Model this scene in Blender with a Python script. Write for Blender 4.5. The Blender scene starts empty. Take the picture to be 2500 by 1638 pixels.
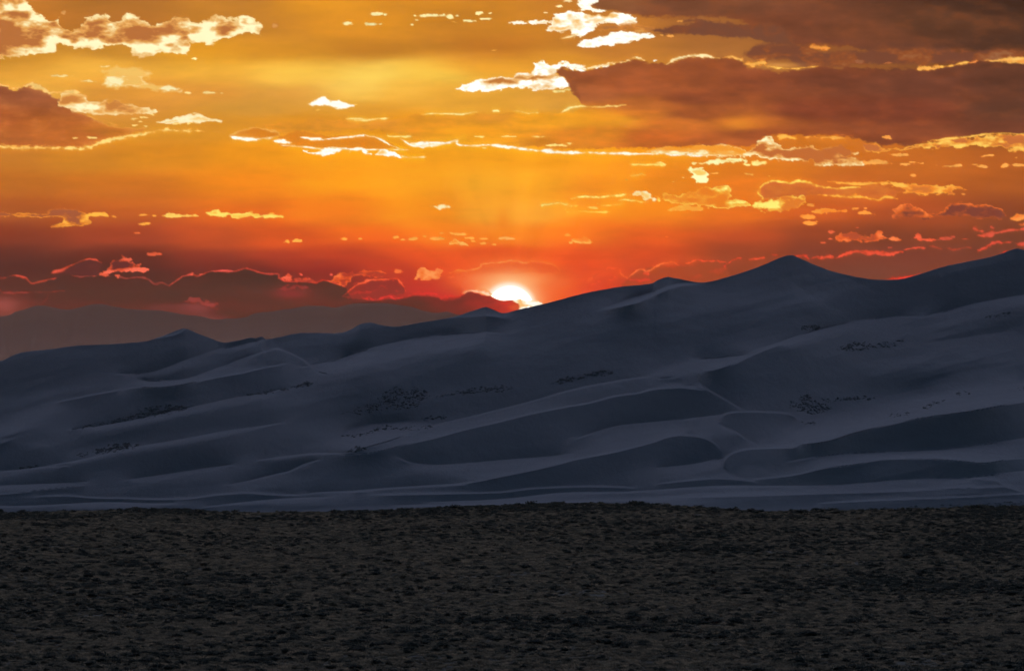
# Sunset behind a field of high dunes, seen with a long lens across a dim sagebrush plain.
import bpy, math, random
import numpy as np
from mathutils import Vector, Matrix

random.seed(4)
RNG = np.random.default_rng(11)
sc = bpy.context.scene
COL = sc.collection

# ---------------------------------------------------------------- camera
cam_data = bpy.data.cameras.new('camera')
cam = bpy.data.objects.new('camera', cam_data); COL.objects.link(cam)
cam.location = (0, 0, 28.0)
cam.rotation_euler = (math.radians(90) + math.atan(53 / 13604.0), 0, 0)
cam_data.sensor_width = 36.0
cam_data.lens = 36.0 * 13604.0 / 2500.0
cam_data.clip_start = 1.0
cam_data.clip_end = 400000.0
sc.camera = cam

# ---------------------------------------------------------------- world and sun
SUN_EL, SUN_AZ = math.radians(0.55), math.radians(-0.02)       # disc half behind the dune crest, straight ahead
world = bpy.data.worlds.new('World'); sc.world = world
world.use_nodes = True
nt = world.node_tree; nt.nodes.clear()
sky = nt.nodes.new('ShaderNodeTexSky'); sky.sky_type = 'NISHITA'; sky.sun_disc = False
sky.sun_elevation = math.radians(2.0); sky.sun_rotation = SUN_AZ; sky.altitude = 2400
sky.air_density = 1.0; sky.dust_density = 1.0; sky.ozone_density = 3.0
bg = nt.nodes.new('ShaderNodeBackground'); bg.inputs['Strength'].default_value = 0.08
wo = nt.nodes.new('ShaderNodeOutputWorld')
nt.links.new(sky.outputs[0], bg.inputs[0]); nt.links.new(bg.outputs[0], wo.inputs[0])

sun_data = bpy.data.lights.new('sun_light', 'SUN')
sun_lamp = bpy.data.objects.new('sun_light', sun_data); COL.objects.link(sun_lamp)
sun_data.energy = 2.0; sun_data.angle = math.radians(0.53); sun_data.color = (1.0, 0.42, 0.14)
sun_lamp.rotation_euler = Vector((math.sin(SUN_AZ) * math.cos(SUN_EL), math.cos(SUN_AZ) * math.cos(SUN_EL), math.sin(SUN_EL))).to_track_quat('Z', 'Y').to_euler()
sun_lamp.location = (0, 0, 300)

sc.view_settings.view_transform = 'Standard'; sc.view_settings.look = 'None'
sc.view_settings.exposure = 0.0; sc.view_settings.gamma = 1.0
sc.render.engine = 'CYCLES'
sc.cycles.max_bounces = 4; sc.cycles.volume_bounces = 0
# ---------------------------------------------------------------- numeric helpers
F_PX, CX, CY, Y_HOR = 13604.0, 1250.0, 819.0, 872.0       # photo pixels: focal length, centre, true horizon row
CAM_Z = 28.0
PITCH = math.atan((Y_HOR - CY) / F_PX)

def ray(X, Y):
    """direction through photo pixel (X, Y), scaled so that its y component is 1 -> (a, t)"""
    u = (np.asarray(X, float) - CX) / F_PX
    v = (CY - np.asarray(Y, float)) / F_PX
    c, s = math.cos(PITCH), math.sin(PITCH)
    dy = c - v * s
    return u / dy, (s + v * c) / dy

def _hash(ix, iy, seed):
    h = (ix.astype(np.int64) * 374761393 + iy.astype(np.int64) * 668265263 + seed * 1442695041) & 0xFFFFFFFF
    h = ((h ^ (h >> 13)) * 1274126177) & 0xFFFFFFFF
    h = h ^ (h >> 16)
    return (h & 0xFFFF) / 65535.0

def vnoise(x, y, seed=0):
    ix = np.floor(x); iy = np.floor(y)
    fx = x - ix; fy = y - iy
    fx = fx * fx * fx * (fx * (fx * 6 - 15) + 10); fy = fy * fy * fy * (fy * (fy * 6 - 15) + 10)
    a = _hash(ix, iy, seed); b = _hash(ix + 1, iy, seed)
    c = _hash(ix, iy + 1, seed); d = _hash(ix + 1, iy + 1, seed)
    return (a + (b - a) * fx) * (1 - fy) + (c + (d - c) * fx) * fy

def fbm(x, y, oct=5, seed=0, gain=0.5):
    """fractal noise, roughly -1..1"""
    s = 0.0; amp = 1.0; tot = 0.0
    for o in range(oct):
        s = s + amp * (vnoise(x * 2 ** o + 17.3 * o, y * 2 ** o - 9.1 * o, seed + o * 7) * 2 - 1)
        tot += amp; amp *= gain
    return s / tot * 1.7

def sstep(a, b, x):
    t = np.clip((x - a) / (b - a), 0, 1)
    return t * t * (3 - 2 * t)

def catmull(pts, n=6):
    p = np.array(pts, float)
    if len(p) < 3: return p
    q = np.vstack([2 * p[0] - p[1], p, 2 * p[-1] - p[-2]])
    out = []
    for i in range(1, len(q) - 2):
        for t in np.linspace(0, 1, n, endpoint=False):
            out.append(0.5 * ((2 * q[i]) + (-q[i-1] + q[i+1]) * t + (2*q[i-1] - 5*q[i] + 4*q[i+1] - q[i+2]) * t*t
                              + (-q[i-1] + 3*q[i] - 3*q[i+1] + q[i+2]) * t**3))
    out.append(p[-1])
    return np.array(out)

def poly_sdf(x, y, pts):
    """signed distance, positive inside"""
    d2 = np.full(x.shape, 1e18); ins = np.zeros(x.shape, bool)
    n = len(pts)
    for i in range(n):
        ax, ay = pts[i]; bx, by = pts[(i + 1) % n]
        ex, ey = bx - ax, by - ay
        wx, wy = x - ax, y - ay
        t = np.clip((wx * ex + wy * ey) / (ex * ex + ey * ey + 1e-9), 0, 1)
        dx, dy = wx - ex * t, wy - ey * t
        d2 = np.minimum(d2, dx * dx + dy * dy)
        c = (ay > y) != (by > y)
        with np.errstate(divide='ignore', invalid='ignore'):
            xi = ax + (y - ay) * ex / (ey if ey != 0 else 1e-9)
        ins ^= c & (x < xi)
    d = np.sqrt(d2)
    return np.where(ins, d, -d)

def line_sd(x, y, pts):
    """-> distance to a polyline, parameter 0..1 along it, sign (+ below/right of the line)"""
    d2 = np.full(x.shape, 1e18); tt = np.zeros(x.shape); sg = np.ones(x.shape)
    p = np.array(pts, float)
    L = np.concatenate([[0], np.cumsum(np.hypot(*(p[1:] - p[:-1]).T))]); T = L[-1]
    for i in range(len(p) - 1):
        ax, ay = p[i]; bx, by = p[i + 1]
        ex, ey = bx - ax, by - ay; l2 = ex * ex + ey * ey + 1e-9
        wx, wy = x - ax, y - ay
        t = np.clip((wx * ex + wy * ey) / l2, 0, 1)
        dx, dy = wx - ex * t, wy - ey * t
        d = dx * dx + dy * dy
        m = d < d2
        d2 = np.where(m, d, d2)
        tt = np.where(m, (L[i] + t * math.sqrt(l2)) / T, tt)
        sg = np.where(m, np.sign(ex * wy - ey * wx), sg)
    return np.sqrt(d2), tt, sg, T

# crops the photo was traced in: name -> (x0, y0, scale)
K = 900 / 2380
CROP = {'A1': (0, 0, K), 'A2': (800, 0, K), 'A3': (1600, 0, K), 'B1': (0, 400, K), 'B2': (800, 400, K),
        'B3': (1600, 400, K), 'D1': (0, 780, K), 'D2': (800, 740, K), 'D3': (1600, 600, 900 / 2063)}

def P(s):
    """'A1 10,20 30,40 B1 5,6' -> list of photo-pixel points"""
    out = []; c = (0, 0, 1)
    for w in s.split():
        if w in CROP: c = CROP[w]
        else:
            a, b = w.split(','); out.append((c[0] + float(a) * c[2], c[1] + float(b) * c[2]))
    return out
# ---------------------------------------------------------------- the sunset sky: colours and clouds by direction
SKY_PTS = """0 0 190 120 60;300 0 176 113 58;600 0 190 125 58;800 0 222 148 48;1000 0 206 135 48;1200 0 200 130 50;1400 0 192 122 58;1600 0 160 98 56;1900 0 128 76 48;2200 0 112 66 44;2500 0 84 50 36
0 60 190 115 50;300 60 178 112 58;600 60 190 125 55;900 60 216 142 48;1200 60 198 128 50;1500 60 190 120 60;1700 60 160 100 62;2000 60 125 74 48;2500 60 84 50 36
0 130 205 140 55;300 130 200 138 60;500 125 226 155 50;700 130 205 138 50;900 125 194 126 50;1200 120 195 120 50;1500 130 192 122 62;1800 125 170 108 66;2000 130 142 86 56;2500 130 90 54 38
0 180 225 160 75;250 175 235 175 85;500 175 238 176 78;700 185 250 200 100;900 190 254 214 120;1050 190 253 205 100;1200 165 238 165 65;1350 150 222 150 60
0 220 230 165 85;300 215 225 155 75;500 225 218 148 75;700 225 225 160 85;850 215 250 205 118;1000 215 246 188 92;1100 225 235 170 75;1400 240 216 152 75
300 255 215 145 75;600 260 210 150 75;900 255 222 155 65;1200 255 222 158 68;1400 255 215 155 76;1700 250 200 130 60
500 310 215 145 55;0 320 200 120 50;750 310 226 148 48;1000 310 236 155 42;1300 310 244 158 38;1800 320 205 115 45;2500 310 130 72 42
0 380 196 122 55;200 385 204 130 50;400 380 216 137 42;600 380 236 150 34;800 380 246 160 32;1000 380 250 165 38;1200 380 252 168 40;1400 385 250 163 38;1600 390 244 150 38;1800 400 228 130 44;2000 390 208 116 45;2200 400 195 105 45;2500 400 178 94 45
0 450 188 108 45;300 450 204 114 42;600 450 236 135 32;800 450 248 156 28;1000 450 252 165 38;1200 450 254 175 52;1350 450 253 170 48;1450 445 246 152 40;1600 440 232 134 38;1800 450 226 120 40;2100 450 196 100 45;2500 450 168 88 42
0 520 168 86 42;300 520 194 94 42;600 520 226 104 34;800 520 250 130 25;1000 520 252 150 30;1200 520 254 168 52;1300 520 254 170 56;1500 520 252 150 35;1600 520 250 140 30;1800 520 236 115 35;2000 520 210 95 40;2200 520 176 80 42;2500 520 140 70 42
0 580 138 60 38;300 580 164 67 40;500 580 196 80 38;700 580 226 90 35;900 580 245 104 28;1100 580 250 128 35;1250 575 253 140 38;1400 580 252 124 32;1600 580 240 100 32;1800 580 196 80 38;2000 580 150 68 38;2200 580 132 65 40;2500 580 118 63 42
0 620 96 48 38;300 620 100 46 35;500 620 136 54 38;700 620 168 60 38;850 620 205 72 38;1000 620 232 86 32;1200 615 232 88 34;1400 620 236 85 32;1600 620 216 80 35;1800 620 156 70 40;2000 620 128 62 42;2200 620 122 62 45;2500 620 116 62 45
0 660 84 47 40;300 660 88 47 38;600 660 106 46 38;800 660 150 50 35;950 660 202 66 35;1100 660 225 78 34;1250 660 240 100 40;1400 660 228 78 32;1600 660 194 70 38;1800 660 142 68 42;2100 660 118 65 48;2500 660 115 62 45
0 700 92 54 45;300 700 82 48 40;600 700 82 45 40;900 700 132 45 38;1050 700 192 58 38;1150 700 232 84 44;1250 690 248 140 80;1350 700 240 96 46;1450 700 222 72 38;1550 700 192 70 38;1800 700 132 66 45;2100 700 120 70 50
0 760 112 62 54;300 760 102 56 50;600 760 96 52 46;900 760 112 44 38;1050 750 152 32 30;1200 760 222 58 34;1350 750 236 84 40;1550 750 182 70 40;2000 760 130 72 50
0 850 120 72 64;600 850 116 66 58;1100 850 130 50 45;1600 850 160 70 50;2500 850 120 75 60"""

def scatter_col(X, Y, table, sx=120.0, sy=26.0):
    rows = [list(map(float, r.split())) for r in table.replace('\n', ';').split(';') if r.strip()]
    acc = np.zeros(X.shape + (3,)); w = np.full(X.shape, 1e-12)
    for (px, py, r, g, b) in rows:
        k = 1.0 / (0.02 + ((X - px) / sx) ** 2 + ((Y - py) / sy) ** 2) ** 2.0
        w += k
        for i, c in enumerate((r, g, b)): acc[..., i] += k * c
    return acc / w[..., None] / 255.0

SX = np.arange(-220, 2722, 2.0); SY = np.arange(-160, 936, 2.0)
GX, GY = np.meshgrid(SX, SY)
# interpolate the base colours on a coarse grid, blur, and bring them up to the fine one
def base_sky():
    cx = np.arange(-220, 2740, 20.0); cy = np.arange(-160, 950, 10.0)
    a, b = np.meshgrid(cx, cy)
    c = scatter_col(a, b, SKY_PTS)
    for _ in range(2):
        q = np.pad(c, ((0, 0), (1, 1), (0, 0)), 'edge'); c = (q[:, :-2] + 2 * q[:, 1:-1] + q[:, 2:]) / 4
        q = np.pad(c, ((1, 1), (0, 0), (0, 0)), 'edge'); c = (q[:-2] + 2 * q[1:-1] + q[2:]) / 4
    fx = (GX + 220) / 20; fy = (GY + 160) / 10
    # soft large-scale unevenness
    fx = np.clip(fx + 1.2 * fbm(GX / 260, GY / 60, 3, 5), 0, len(cx) - 1.001)
    fy = np.clip(fy + 0.9 * fbm(GX / 300, GY / 50, 3, 9), 0, len(cy) - 1.001)
    ix = fx.astype(int); iy = fy.astype(int); tx = (fx - ix)[..., None]; ty = (fy - iy)[..., None]
    c = (c[iy, ix] * (1 - tx) + c[iy, ix + 1] * tx) * (1 - ty) + (c[iy + 1, ix] * (1 - tx) + c[iy + 1, ix + 1] * tx) * ty
    m = fbm(GX / 220, GY / 38, 4, 21) * 0.035 + fbm(GX / 60, GY / 14, 4, 23) * 0.012
    return c * (1 + m[..., None])
SKY = base_sky()
COVER = np.zeros(GX.shape)                                   # how much cloud hides what is behind the sky there
# domain warps that make every outline fray like cloud edges
WX = fbm(GX / 34, GY / 20, 5, 31, 0.6); WY = fbm(GX / 34, GY / 20, 5, 47, 0.6)
TEX = fbm(GX / 46, GY / 20, 5, 61, 0.52)
TEX2 = fbm(GX / 120, GY / 22, 5, 71, 0.55)
BIL = np.abs(fbm(GX / 15, GY / 10, 4, 91, 0.5)); BIL2 = np.abs(fbm(GX / 30, GY / 18, 3, 95, 0.5))
SWX = fbm(GX / 11, GY / 9, 3, 97, .55); SWY = fbm(GX / 11, GY / 9, 3, 99, .55)
FINE = .75 * fbm(GX / 11, GY / 8, 3, 83, 0.5)

def _win(pts, m):
    p = np.array(pts)
    x0 = np.searchsorted(SX, p[:, 0].min() - m); x1 = np.searchsorted(SX, p[:, 0].max() + m)
    y0 = np.searchsorted(SY, p[:, 1].min() - m); y1 = np.searchsorted(SY, p[:, 1].max() + m)
    return slice(y0, y1), slice(x0, x1)

def _c(c): return np.array(c, float) / 255.0

def cloud(s, dark, bright, bias=0.0, w=6.0, rim=1.0, tex=0.25, warp=5.0, soft=1.6, patches=(), opac=1.0, table=None,
          fine=1.5, side=None, cover=True, billow=None):
    """outline cloud: dark body, bright thin edge; patches = (x, y, rx, ry, delta) of brightness"""
    pts = catmull(P(s) + [P(s)[0]], 5)[:-1]
    W = _win(pts, warp * 3 + 30); x, y = GX[W], GY[W]
    if x.size == 0: return
    k_ = min(1.0, warp / 4) if billow is None else billow
    D = poly_sdf(x + warp * WX[W], y + 0.7 * warp * WY[W], pts) + fine * FINE[W] + k_ * (3.2 * (.28 - BIL[W]) + 5 * (.26 - BIL2[W]))
    a = sstep(-soft, soft, D) * opac
    e = np.exp(-np.maximum(D, 0) / w) * rim * np.clip(.8 + .7 * TEX2[W], .2, 1.2)
    if side is not None:                                      # side=(sx, sy): the rim only where the body lies that way
        p = np.array(pts); cx, cy = p.mean(0); hx, hy = np.ptp(p[:, 0]) / 2, np.ptp(p[:, 1]) / 2
        e = e * np.clip(0.5 + side[0] * (x - cx) / hx + side[1] * (y - cy) / hy, 0.05, 1.3)
    b = bias + e + (tex * TEX[W] + .16 * (tex > .15) * (.5 - BIL2[W] * 2)) * (0.4 + np.minimum(1, np.maximum(D, 0) / (w + 1)))
    for (px, py, rx, ry, d) in patches:
        g = (x + 12 * WX[W] - px) / rx; h = (y + 6 * WY[W] - py) / ry
        b = b + d * np.exp(-(g * g + h * h))
    b = np.clip(b, 0, 1.15)[..., None]
    dk = scatter_col(x, y, table) * (1 + 0.07 * TEX2[W] + .05 * TEX[W])[..., None] if table else _c(dark)
    hot = np.clip(b[..., 0] - .45, 0, 1)[..., None] * np.exp(-np.maximum(D, 0) / 2.2)[..., None]
    br = _c(bright) * (1 - np.array([.03, .18, .36]) * hot)
    mid = .3 * dk + .7 * br * np.array([.98, .80, .55])
    col = np.where(b < .5, dk + (mid - dk) * b * 2, mid + (br - mid) * (b * 2 - 1))
    SKY[W] = SKY[W] * (1 - a[..., None]) + col * a[..., None]
    if cover: COVER[W] = np.maximum(COVER[W], a)

def stroke(s, w, col, warp=4.0, soft=1.7, amp=1.0, taper=0.12, fine=1.2, var=0.5, cover=False):
    """a bright frayed line of cloud edge; w = width in photo pixels"""
    pts = catmull(P(s), 5)
    W = _win(pts, w + warp * 3 + 10); x, y = GX[W], GY[W]
    if x.size == 0: return
    d, t, sg, L = line_sd(x + warp * WX[W] + .45 * warp * SWX[W], y + 0.6 * warp * WY[W] + .4 * warp * SWY[W], pts)
    ww = w / 2 * sstep(0, taper, t) * sstep(0, taper, 1 - t) * (1 + var * TEX[W] * 1.4) + 0.4
    gap = .3 + 1.1 * vnoise(t * L / 30 + w, np.zeros_like(t) + L, 3)                # the edge is thick here and thin there
    ww = ww * gap
    D = ww - d + fine * FINE[W] * min(1, w / 6)
    a = np.clip(sstep(-soft - w * 0.2, soft + w * 0.15, D) * amp, 0, 1)[..., None]
    core = sstep(-.5, 1.2 + w * .25, D)[..., None]
    cc = _c(col) * (1 - np.array([.04, .22, .45]) * (1 - core)) * (1 + 0.07 * FINE[W][..., None])
    halo = .22 * amp * np.exp(-(d / (5 + w * 1.2)) ** 2)[..., None] * sstep(0, taper, t)[..., None] * sstep(0, taper, 1 - t)[..., None]
    SKY[W] = SKY[W] * (1 - halo) + np.minimum(SKY[W] * np.array([1.25, 1.3, 1.25]), _c(col)) * halo
    SKY[W] = SKY[W] * (1 - a) + cc * a
    if cover: COVER[W] = np.maximum(COVER[W], a[..., 0])

def puff(items, col, crop, edge=None):
    """small cloudlets 'x,y,w,h' in crop units"""
    x0, y0, k = CROP[crop]
    for it in items.split():
        x, y, w, h = map(float, it.split(','))
        X, Y, A, B = x0 + x * k, y0 + y * k, w * k / 2 + 1.2, h * k / 2 + 0.8
        W = _win([(X - A, Y - B), (X + A, Y + B)], 14); gx, gy = GX[W], GY[W]
        if gx.size == 0: continue
        u = (gx + 4 * WX[W] - X) / A; v = (gy + 2.5 * WY[W] - Y) / B
        vv = np.where(v > 0, v * 1.25, v)                    # flatter bases
        D = (1 - np.sqrt(u * u + vv * vv)) * min(A, 2.2 * B) + min(1, B / 4) * (3.2 * FINE[W] + 4 * (.26 - BIL[W]))
        a = sstep(-1.6, 2.8, D)[..., None]
        core = sstep(-.5, min(A, B) * .8, D)[..., None]
        c = _c(col) * (1 - np.array([.05, .20, .38]) * (1 - core)) * (1 + 0.05 * FINE[W] + 0.07 * TEX[W])[..., None]
        SKY[W] = SKY[W] * (1 - a) + c * a

def glow(x, y, rx, ry, col, amt, p=2.0):
    g = np.sqrt(((GX - x) / rx) ** 2 + ((GY - y) / ry) ** 2)
    a = (amt * np.exp(-g ** p))[..., None]
    SKY[:] = SKY * (1 - a) + _c(col) * a

CR = (255, 232, 172); WHT = (262, 258, 236); YL = (255, 205, 95); OR = (250, 160, 60); RD = (236, 92, 62)

# --- shafts and soft light around the sun
SUNX, SUNY, SUNR = 1245.5, 757.0, 61.5
ang = np.degrees(np.arctan2(GX - SUNX, SUNY - GY)); rad = np.hypot(GX - SUNX, GY - SUNY)
ray_n = vnoise((ang + 200) / 7.0, np.zeros_like(ang) + 3.3, 5) * 0.6 + vnoise((ang + 200) / 2.6, np.zeros_like(ang) + 8.3, 15) * 0.4 - 0.5
ray_n = vnoise((ang + 200) / 11.0, np.zeros_like(ang) + 3.3, 5) * 0.75 + vnoise((ang + 200) / 4.0, np.zeros_like(ang) + 8.3, 15) * 0.25 - 0.5
SKY *= (1 + 0.13 * ray_n * sstep(60, 150, rad) * (1 - sstep(300, 760, rad)) * (np.abs(ang) < 80))[..., None]
glow(1228, 545, 16, 30, (238, 128, 30), .5); glow(1085, 520, 40, 60, (240, 130, 32), .3); glow(1465, 560, 60, 30, (240, 112, 34), .35)
glow(1210, 612, 130, 12, (222, 74, 30), .55); glow(1440, 470, 70, 40, (226, 126, 40), .5)

SKY[..., 2] *= 1 - .24 * sstep(620, 380, GY)
SKY[..., 0] *= 1 + .02 * sstep(620, 380, GY)
SKY *= (1 - .10 * sstep(620, 680, GY) * sstep(1000, 700, GX))[..., None]
# --- big bodies first (farther, wide), then bright ones
T9 = "1450 0 150 92 54;1700 20 122 72 46;1900 60 118 66 42;2100 80 120 68 42;2300 60 92 56 36;2500 10 70 44 30;2500 120 80 50 34;2000 110 118 66 44;1700 75 128 76 54;2200 140 104 62 44;2450 160 88 54 40"
cloud('A2 1700,-300 1700,-10 1712,42 1770,62 1870,76 2000,102 2100,108 2240,112 2380,122 A3 330,118 560,140 700,260 860,288 1200,300 1400,330 2000,330 3000,300 3000,-300', None, (150, 92, 58),
      tex=.12, w=5, rim=.25, warp=5, soft=5, table=T9)
cloud('A2 2070,200 2160,178 2380,145 A3 120,148 240,132 400,140 560,150 800,170 900,290 750,288 650,258 400,240 250,222 0,212 A2 2200,220', (120, 72, 50), (150, 92, 58), tex=.2, w=3, rim=.1, soft=4)
cloud('A3 570,345 640,300 720,280 850,285 1000,300 1100,330 1700,320 2500,330 2500,400 1600,420 1100,440 940,440 850,390 700,400 620,380', (118, 68, 48), (165, 105, 66), bias=.1, tex=.5, w=6, rim=.1, soft=6, opac=.9)
T8 = "1370 180 150 80 44;1440 230 168 92 50;1550 210 162 84 44;1700 190 150 78 42;1700 240 148 76 42;1850 200 140 72 42;2000 200 124 66 42;2250 210 112 62 42;2490 200 96 56 38;1380 290 240 160 38;1500 290 226 146 40;1560 280 208 116 42;1650 300 205 112 42;1800 302 205 112 42;1700 280 160 84 42;1560 260 186 102 44;1300 290 240 158 36;1200 285 226 146 44;1100 290 236 154 40;1000 300 236 152 38;1150 320 244 160 34;1450 330 226 134 38;1600 335 205 105 40;1850 330 162 82 42;2000 270 135 66 40;2000 340 158 80 42;2200 270 124 62 40;2200 340 140 72 42;2490 270 98 58 40;2490 320 118 64 42;1750 345 186 96 44;950 298 224 144 46"
cloud('A2 1500,440 1550,456 1650,450 1780,432 1860,412 1970,385 2050,404 2200,410 2260,382 2380,366 A3 330,370 410,388 480,372 530,382 570,398 600,430 690,442 780,456 880,455 1000,440 1060,430 1600,445 1900,420 2150,395 3000,400 3000,880 2250,862 1900,895 1700,930 1460,945 1340,905 1200,880 760,880 690,905 600,940 340,945 0,955 A2 1900,965 1700,965 1500,970 1300,955 1180,940 1040,930 860,935 820,905 700,930 560,925 430,860 200,840 -200,860 -560,850 -330,795 -180,785 120,772 400,768 620,742 900,742 1200,728 1510,732 1640,700 1620,640 1570,560 1520,500 1480,470',
      None, (210, 120, 50), tex=.05, w=4, rim=.0, warp=5, soft=3.2, table=T8)
glow(1805, 302, 40, 14, (236, 146, 42), .6); glow(1450, 288, 90, 20, (246, 158, 34), .6)
# left dark cloud
T3 = "0 225 158 86 50;80 230 152 84 50;150 250 160 88 48;200 270 172 92 44;0 290 176 92 44;100 300 186 100 42;0 345 188 102 46;200 340 192 104 42;300 320 206 120 42;330 325 206 122 42"
cloud('A1 -500,540 -30,545 80,578 200,545 300,590 420,640 560,640 480,700 600,765 800,820 950,835 880,868 640,928 500,955 300,958 -30,958 -500,958', None, CR, tex=.05, w=3, rim=.35, warp=4, soft=2.5, table=T3)
cloud('A1 380,692 400,610 440,592 560,606 590,650 750,648 800,662 900,690 1020,718 930,744 700,746 560,738 460,712', (206, 130, 60), CR, bias=.45, tex=.5, w=6, rim=.5, warp=6, patches=((178, 246, 26, 7, -.8), (290, 250, 20, 6, -.5), (235, 262, 30, 5, .4)))
stroke('A1 -400,935 -20,945 100,952 300,955 540,955 660,920 780,895 900,875 1000,855 1060,838 1200,840 1310,846', 8, (255, 216, 120), warp=5, fine=2, taper=.06)
stroke('A1 -400,540 0,552 80,568 150,560 200,543 260,562 330,598 430,592 540,612 585,650', 6, (250, 205, 120), warp=4, fine=2, amp=.9)
stroke('A1 0,925 60,940 200,950', 6, (250, 190, 90), amp=.7)
stroke('A1 480,725 560,750 640,775 760,812', 1.6, (245, 185, 90), amp=.6, warp=2)
cloud('A1 1010,792 1100,762 1200,748 1262,733 1340,755 1435,784 1300,796 1130,806', (240, 180, 80), CR, bias=.8, tex=.4, warp=3)
puff('860,772,56,12 930,764,44,16 985,742,30,10 600,892,72,18 480,893,40,9 870,815,44,11 1130,802,54,16 905,790,24,8 1220,800,60,10 940,822,36,12', (252, 215, 125), 'A1')
# top-left cumulus
cloud('A1 -500,-60 -30,-60 150,-10 200,48 270,98 330,128 385,118 400,172 500,182 530,132 600,112 680,95 740,142 790,132 830,88 880,108 940,130 970,162 1060,152 1130,118 1200,122 1300,142 1380,94 1450,110 1520,122 1580,98 1650,130 1686,172 1670,232 1600,212 1530,232 1450,252 1342,298 1320,270 1240,282 1205,352 1050,350 890,378 830,352 832,312 760,290 640,316 500,322 380,290 330,342 200,356 0,372 -500,380',
      (186, 112, 56), CR, bias=.66, tex=.55, w=7, rim=.4, warp=7, fine=2.4, patches=((18, 82, 40, 34, -1.2), (60, 105, 26, 10, -.6), (5, 108, 50, 14, -.6), (195, 84, 50, 14, -1.1), (160, 72, 20, 8, -.6), (335, 80, 34, 13, -1.0), (262, 55, 22, 12, -.3), (430, 66, 44, 12, -.45), (530, 72, 24, 8, -.4),
               (40, 118, 120, 10, .4), (130, 100, 40, 9, .4), (200, 110, 90, 7, .6), (370, 120, 70, 16, .6), (480, 92, 80, 6, .7), (570, 80, 50, 9, .5), (30, 45, 50, 7, .3)))
cloud('A1 640,550 700,480 660,455 760,428 900,440 990,478 930,510 1000,548 1100,556 1184,592 1020,597 900,562 740,576', (244, 196, 104), (255, 240, 180), bias=.55, tex=.8, w=4, rim=.2, warp=7, soft=4, opac=.85, fine=3)
puff('350,490,60,12 415,492,110,14 570,527,84,16 680,428,110,11 1210,605,34,11 1345,604,84,12 1430,608,24,5', (252, 220, 140), 'A1')
puff('415,85,42,26 1770,170,36,30', (212, 148, 78), 'A1'); puff('2250,155,52,24 2365,158,40,22 1255,383,44,8', (255, 236, 165), 'A1')
cloud('A1 1988,676 2030,650 2090,625 2140,648 2200,638 2232,664 2285,682 2232,702 2190,706 2100,690 2030,690', WHT, WHT, bias=1, warp=3, tex=.0, soft=2.2)
puff('2050,718,22,6 2295,676,24,8', YL, 'A1')
# lens clouds left of centre
cloud('A1 1462,881 1540,850 1630,818 1720,824 1805,872 1750,892 1600,904 1500,892', (216, 128, 34), CR, tex=.12, w=2.4, rim=.75, warp=3.5, fine=1.4)
stroke('A1 1480,886 1600,900 1760,888', 7, WHT, warp=3)
cloud('A1 1810,880 1940,850 2100,880 2380,870 A2 220,872 330,890 400,925 470,962 300,968 60,965 -160,962 -300,945 -330,915', (220, 130, 34), (244, 158, 40), tex=.2, w=3, rim=.1, warp=3, opac=.9)
stroke('A1 1940,890 2040,902 2170,895 2280,880 2350,878 A2 100,888 200,877 290,884 350,905 400,935 470,964 525,971', 3.8, WHT, warp=2.2, taper=.04)
stroke('A1 1760,908 1880,924', 6, WHT, warp=3); stroke('A1 1810,940 1950,950 2100,965 2240,960 A2 0,962 90,964 200,966 300,968 510,969', 3.4, WHT, warp=2, taper=.04)
cloud('A1 1942,962 2000,976 2100,965 2210,965 2180,986 2090,1004 1990,1001', CR, WHT, bias=.9, warp=4, fine=2)
cloud('A2 -70,985 0,960 92,966 60,985 0,1003', CR, WHT, bias=.8, warp=4); cloud('A2 203,984 232,966 290,992 350,966 430,980 468,1022 400,1010 290,1010', (244, 180, 70), WHT, bias=.7, tex=.4, warp=4, patches=((912, 370, 14, 4, -.6),))
stroke('A2 470,1012 540,1018 640,1018', 3, CR, warp=2); puff('2150,962,40,10 2255,982,24,6', CR, 'A1')
# top edge of the long orange cloud
for s, w in (('A2 120,768 230,780 400,763', 3.4), ('A2 610,742 700,733 800,737 880,738 970,726', 3.6), ('A2 1060,722 1085,714 1115,720', 4), ('A2 1205,716 1290,731 1370,730', 2.6),
             ('A1 2230,772 2300,768 2380,776', 3), ('A2 1508,730 1560,700 1630,686 1700,690 1760,688 1860,685 1922,677', 4.2)):
    stroke(s, w, (255, 236, 150), warp=2.5, fine=1.5)
stroke('A2 390,858 410,880 550,886', 3, (255, 232, 140), warp=2.5)
stroke('A2 470,900 550,936 700,938 820,908 862,940 1040,936 1180,950 1300,970 1500,984 1700,990 1900,993 2380,998 A3 400,1000', 6.5, WHT, warp=2.4, taper=.05, fine=1.3)
stroke('A2 540,930 640,928 760,922 820,905', 6, WHT, warp=3); stroke('A2 820,905 900,890', 2.5, YL)
puff('985,882,74,12 1165,882,112,7 1370,882,112,6 1480,942,150,14 1560,930,60,8 1015,958,40,6', (255, 226, 130), 'A2')
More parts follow.
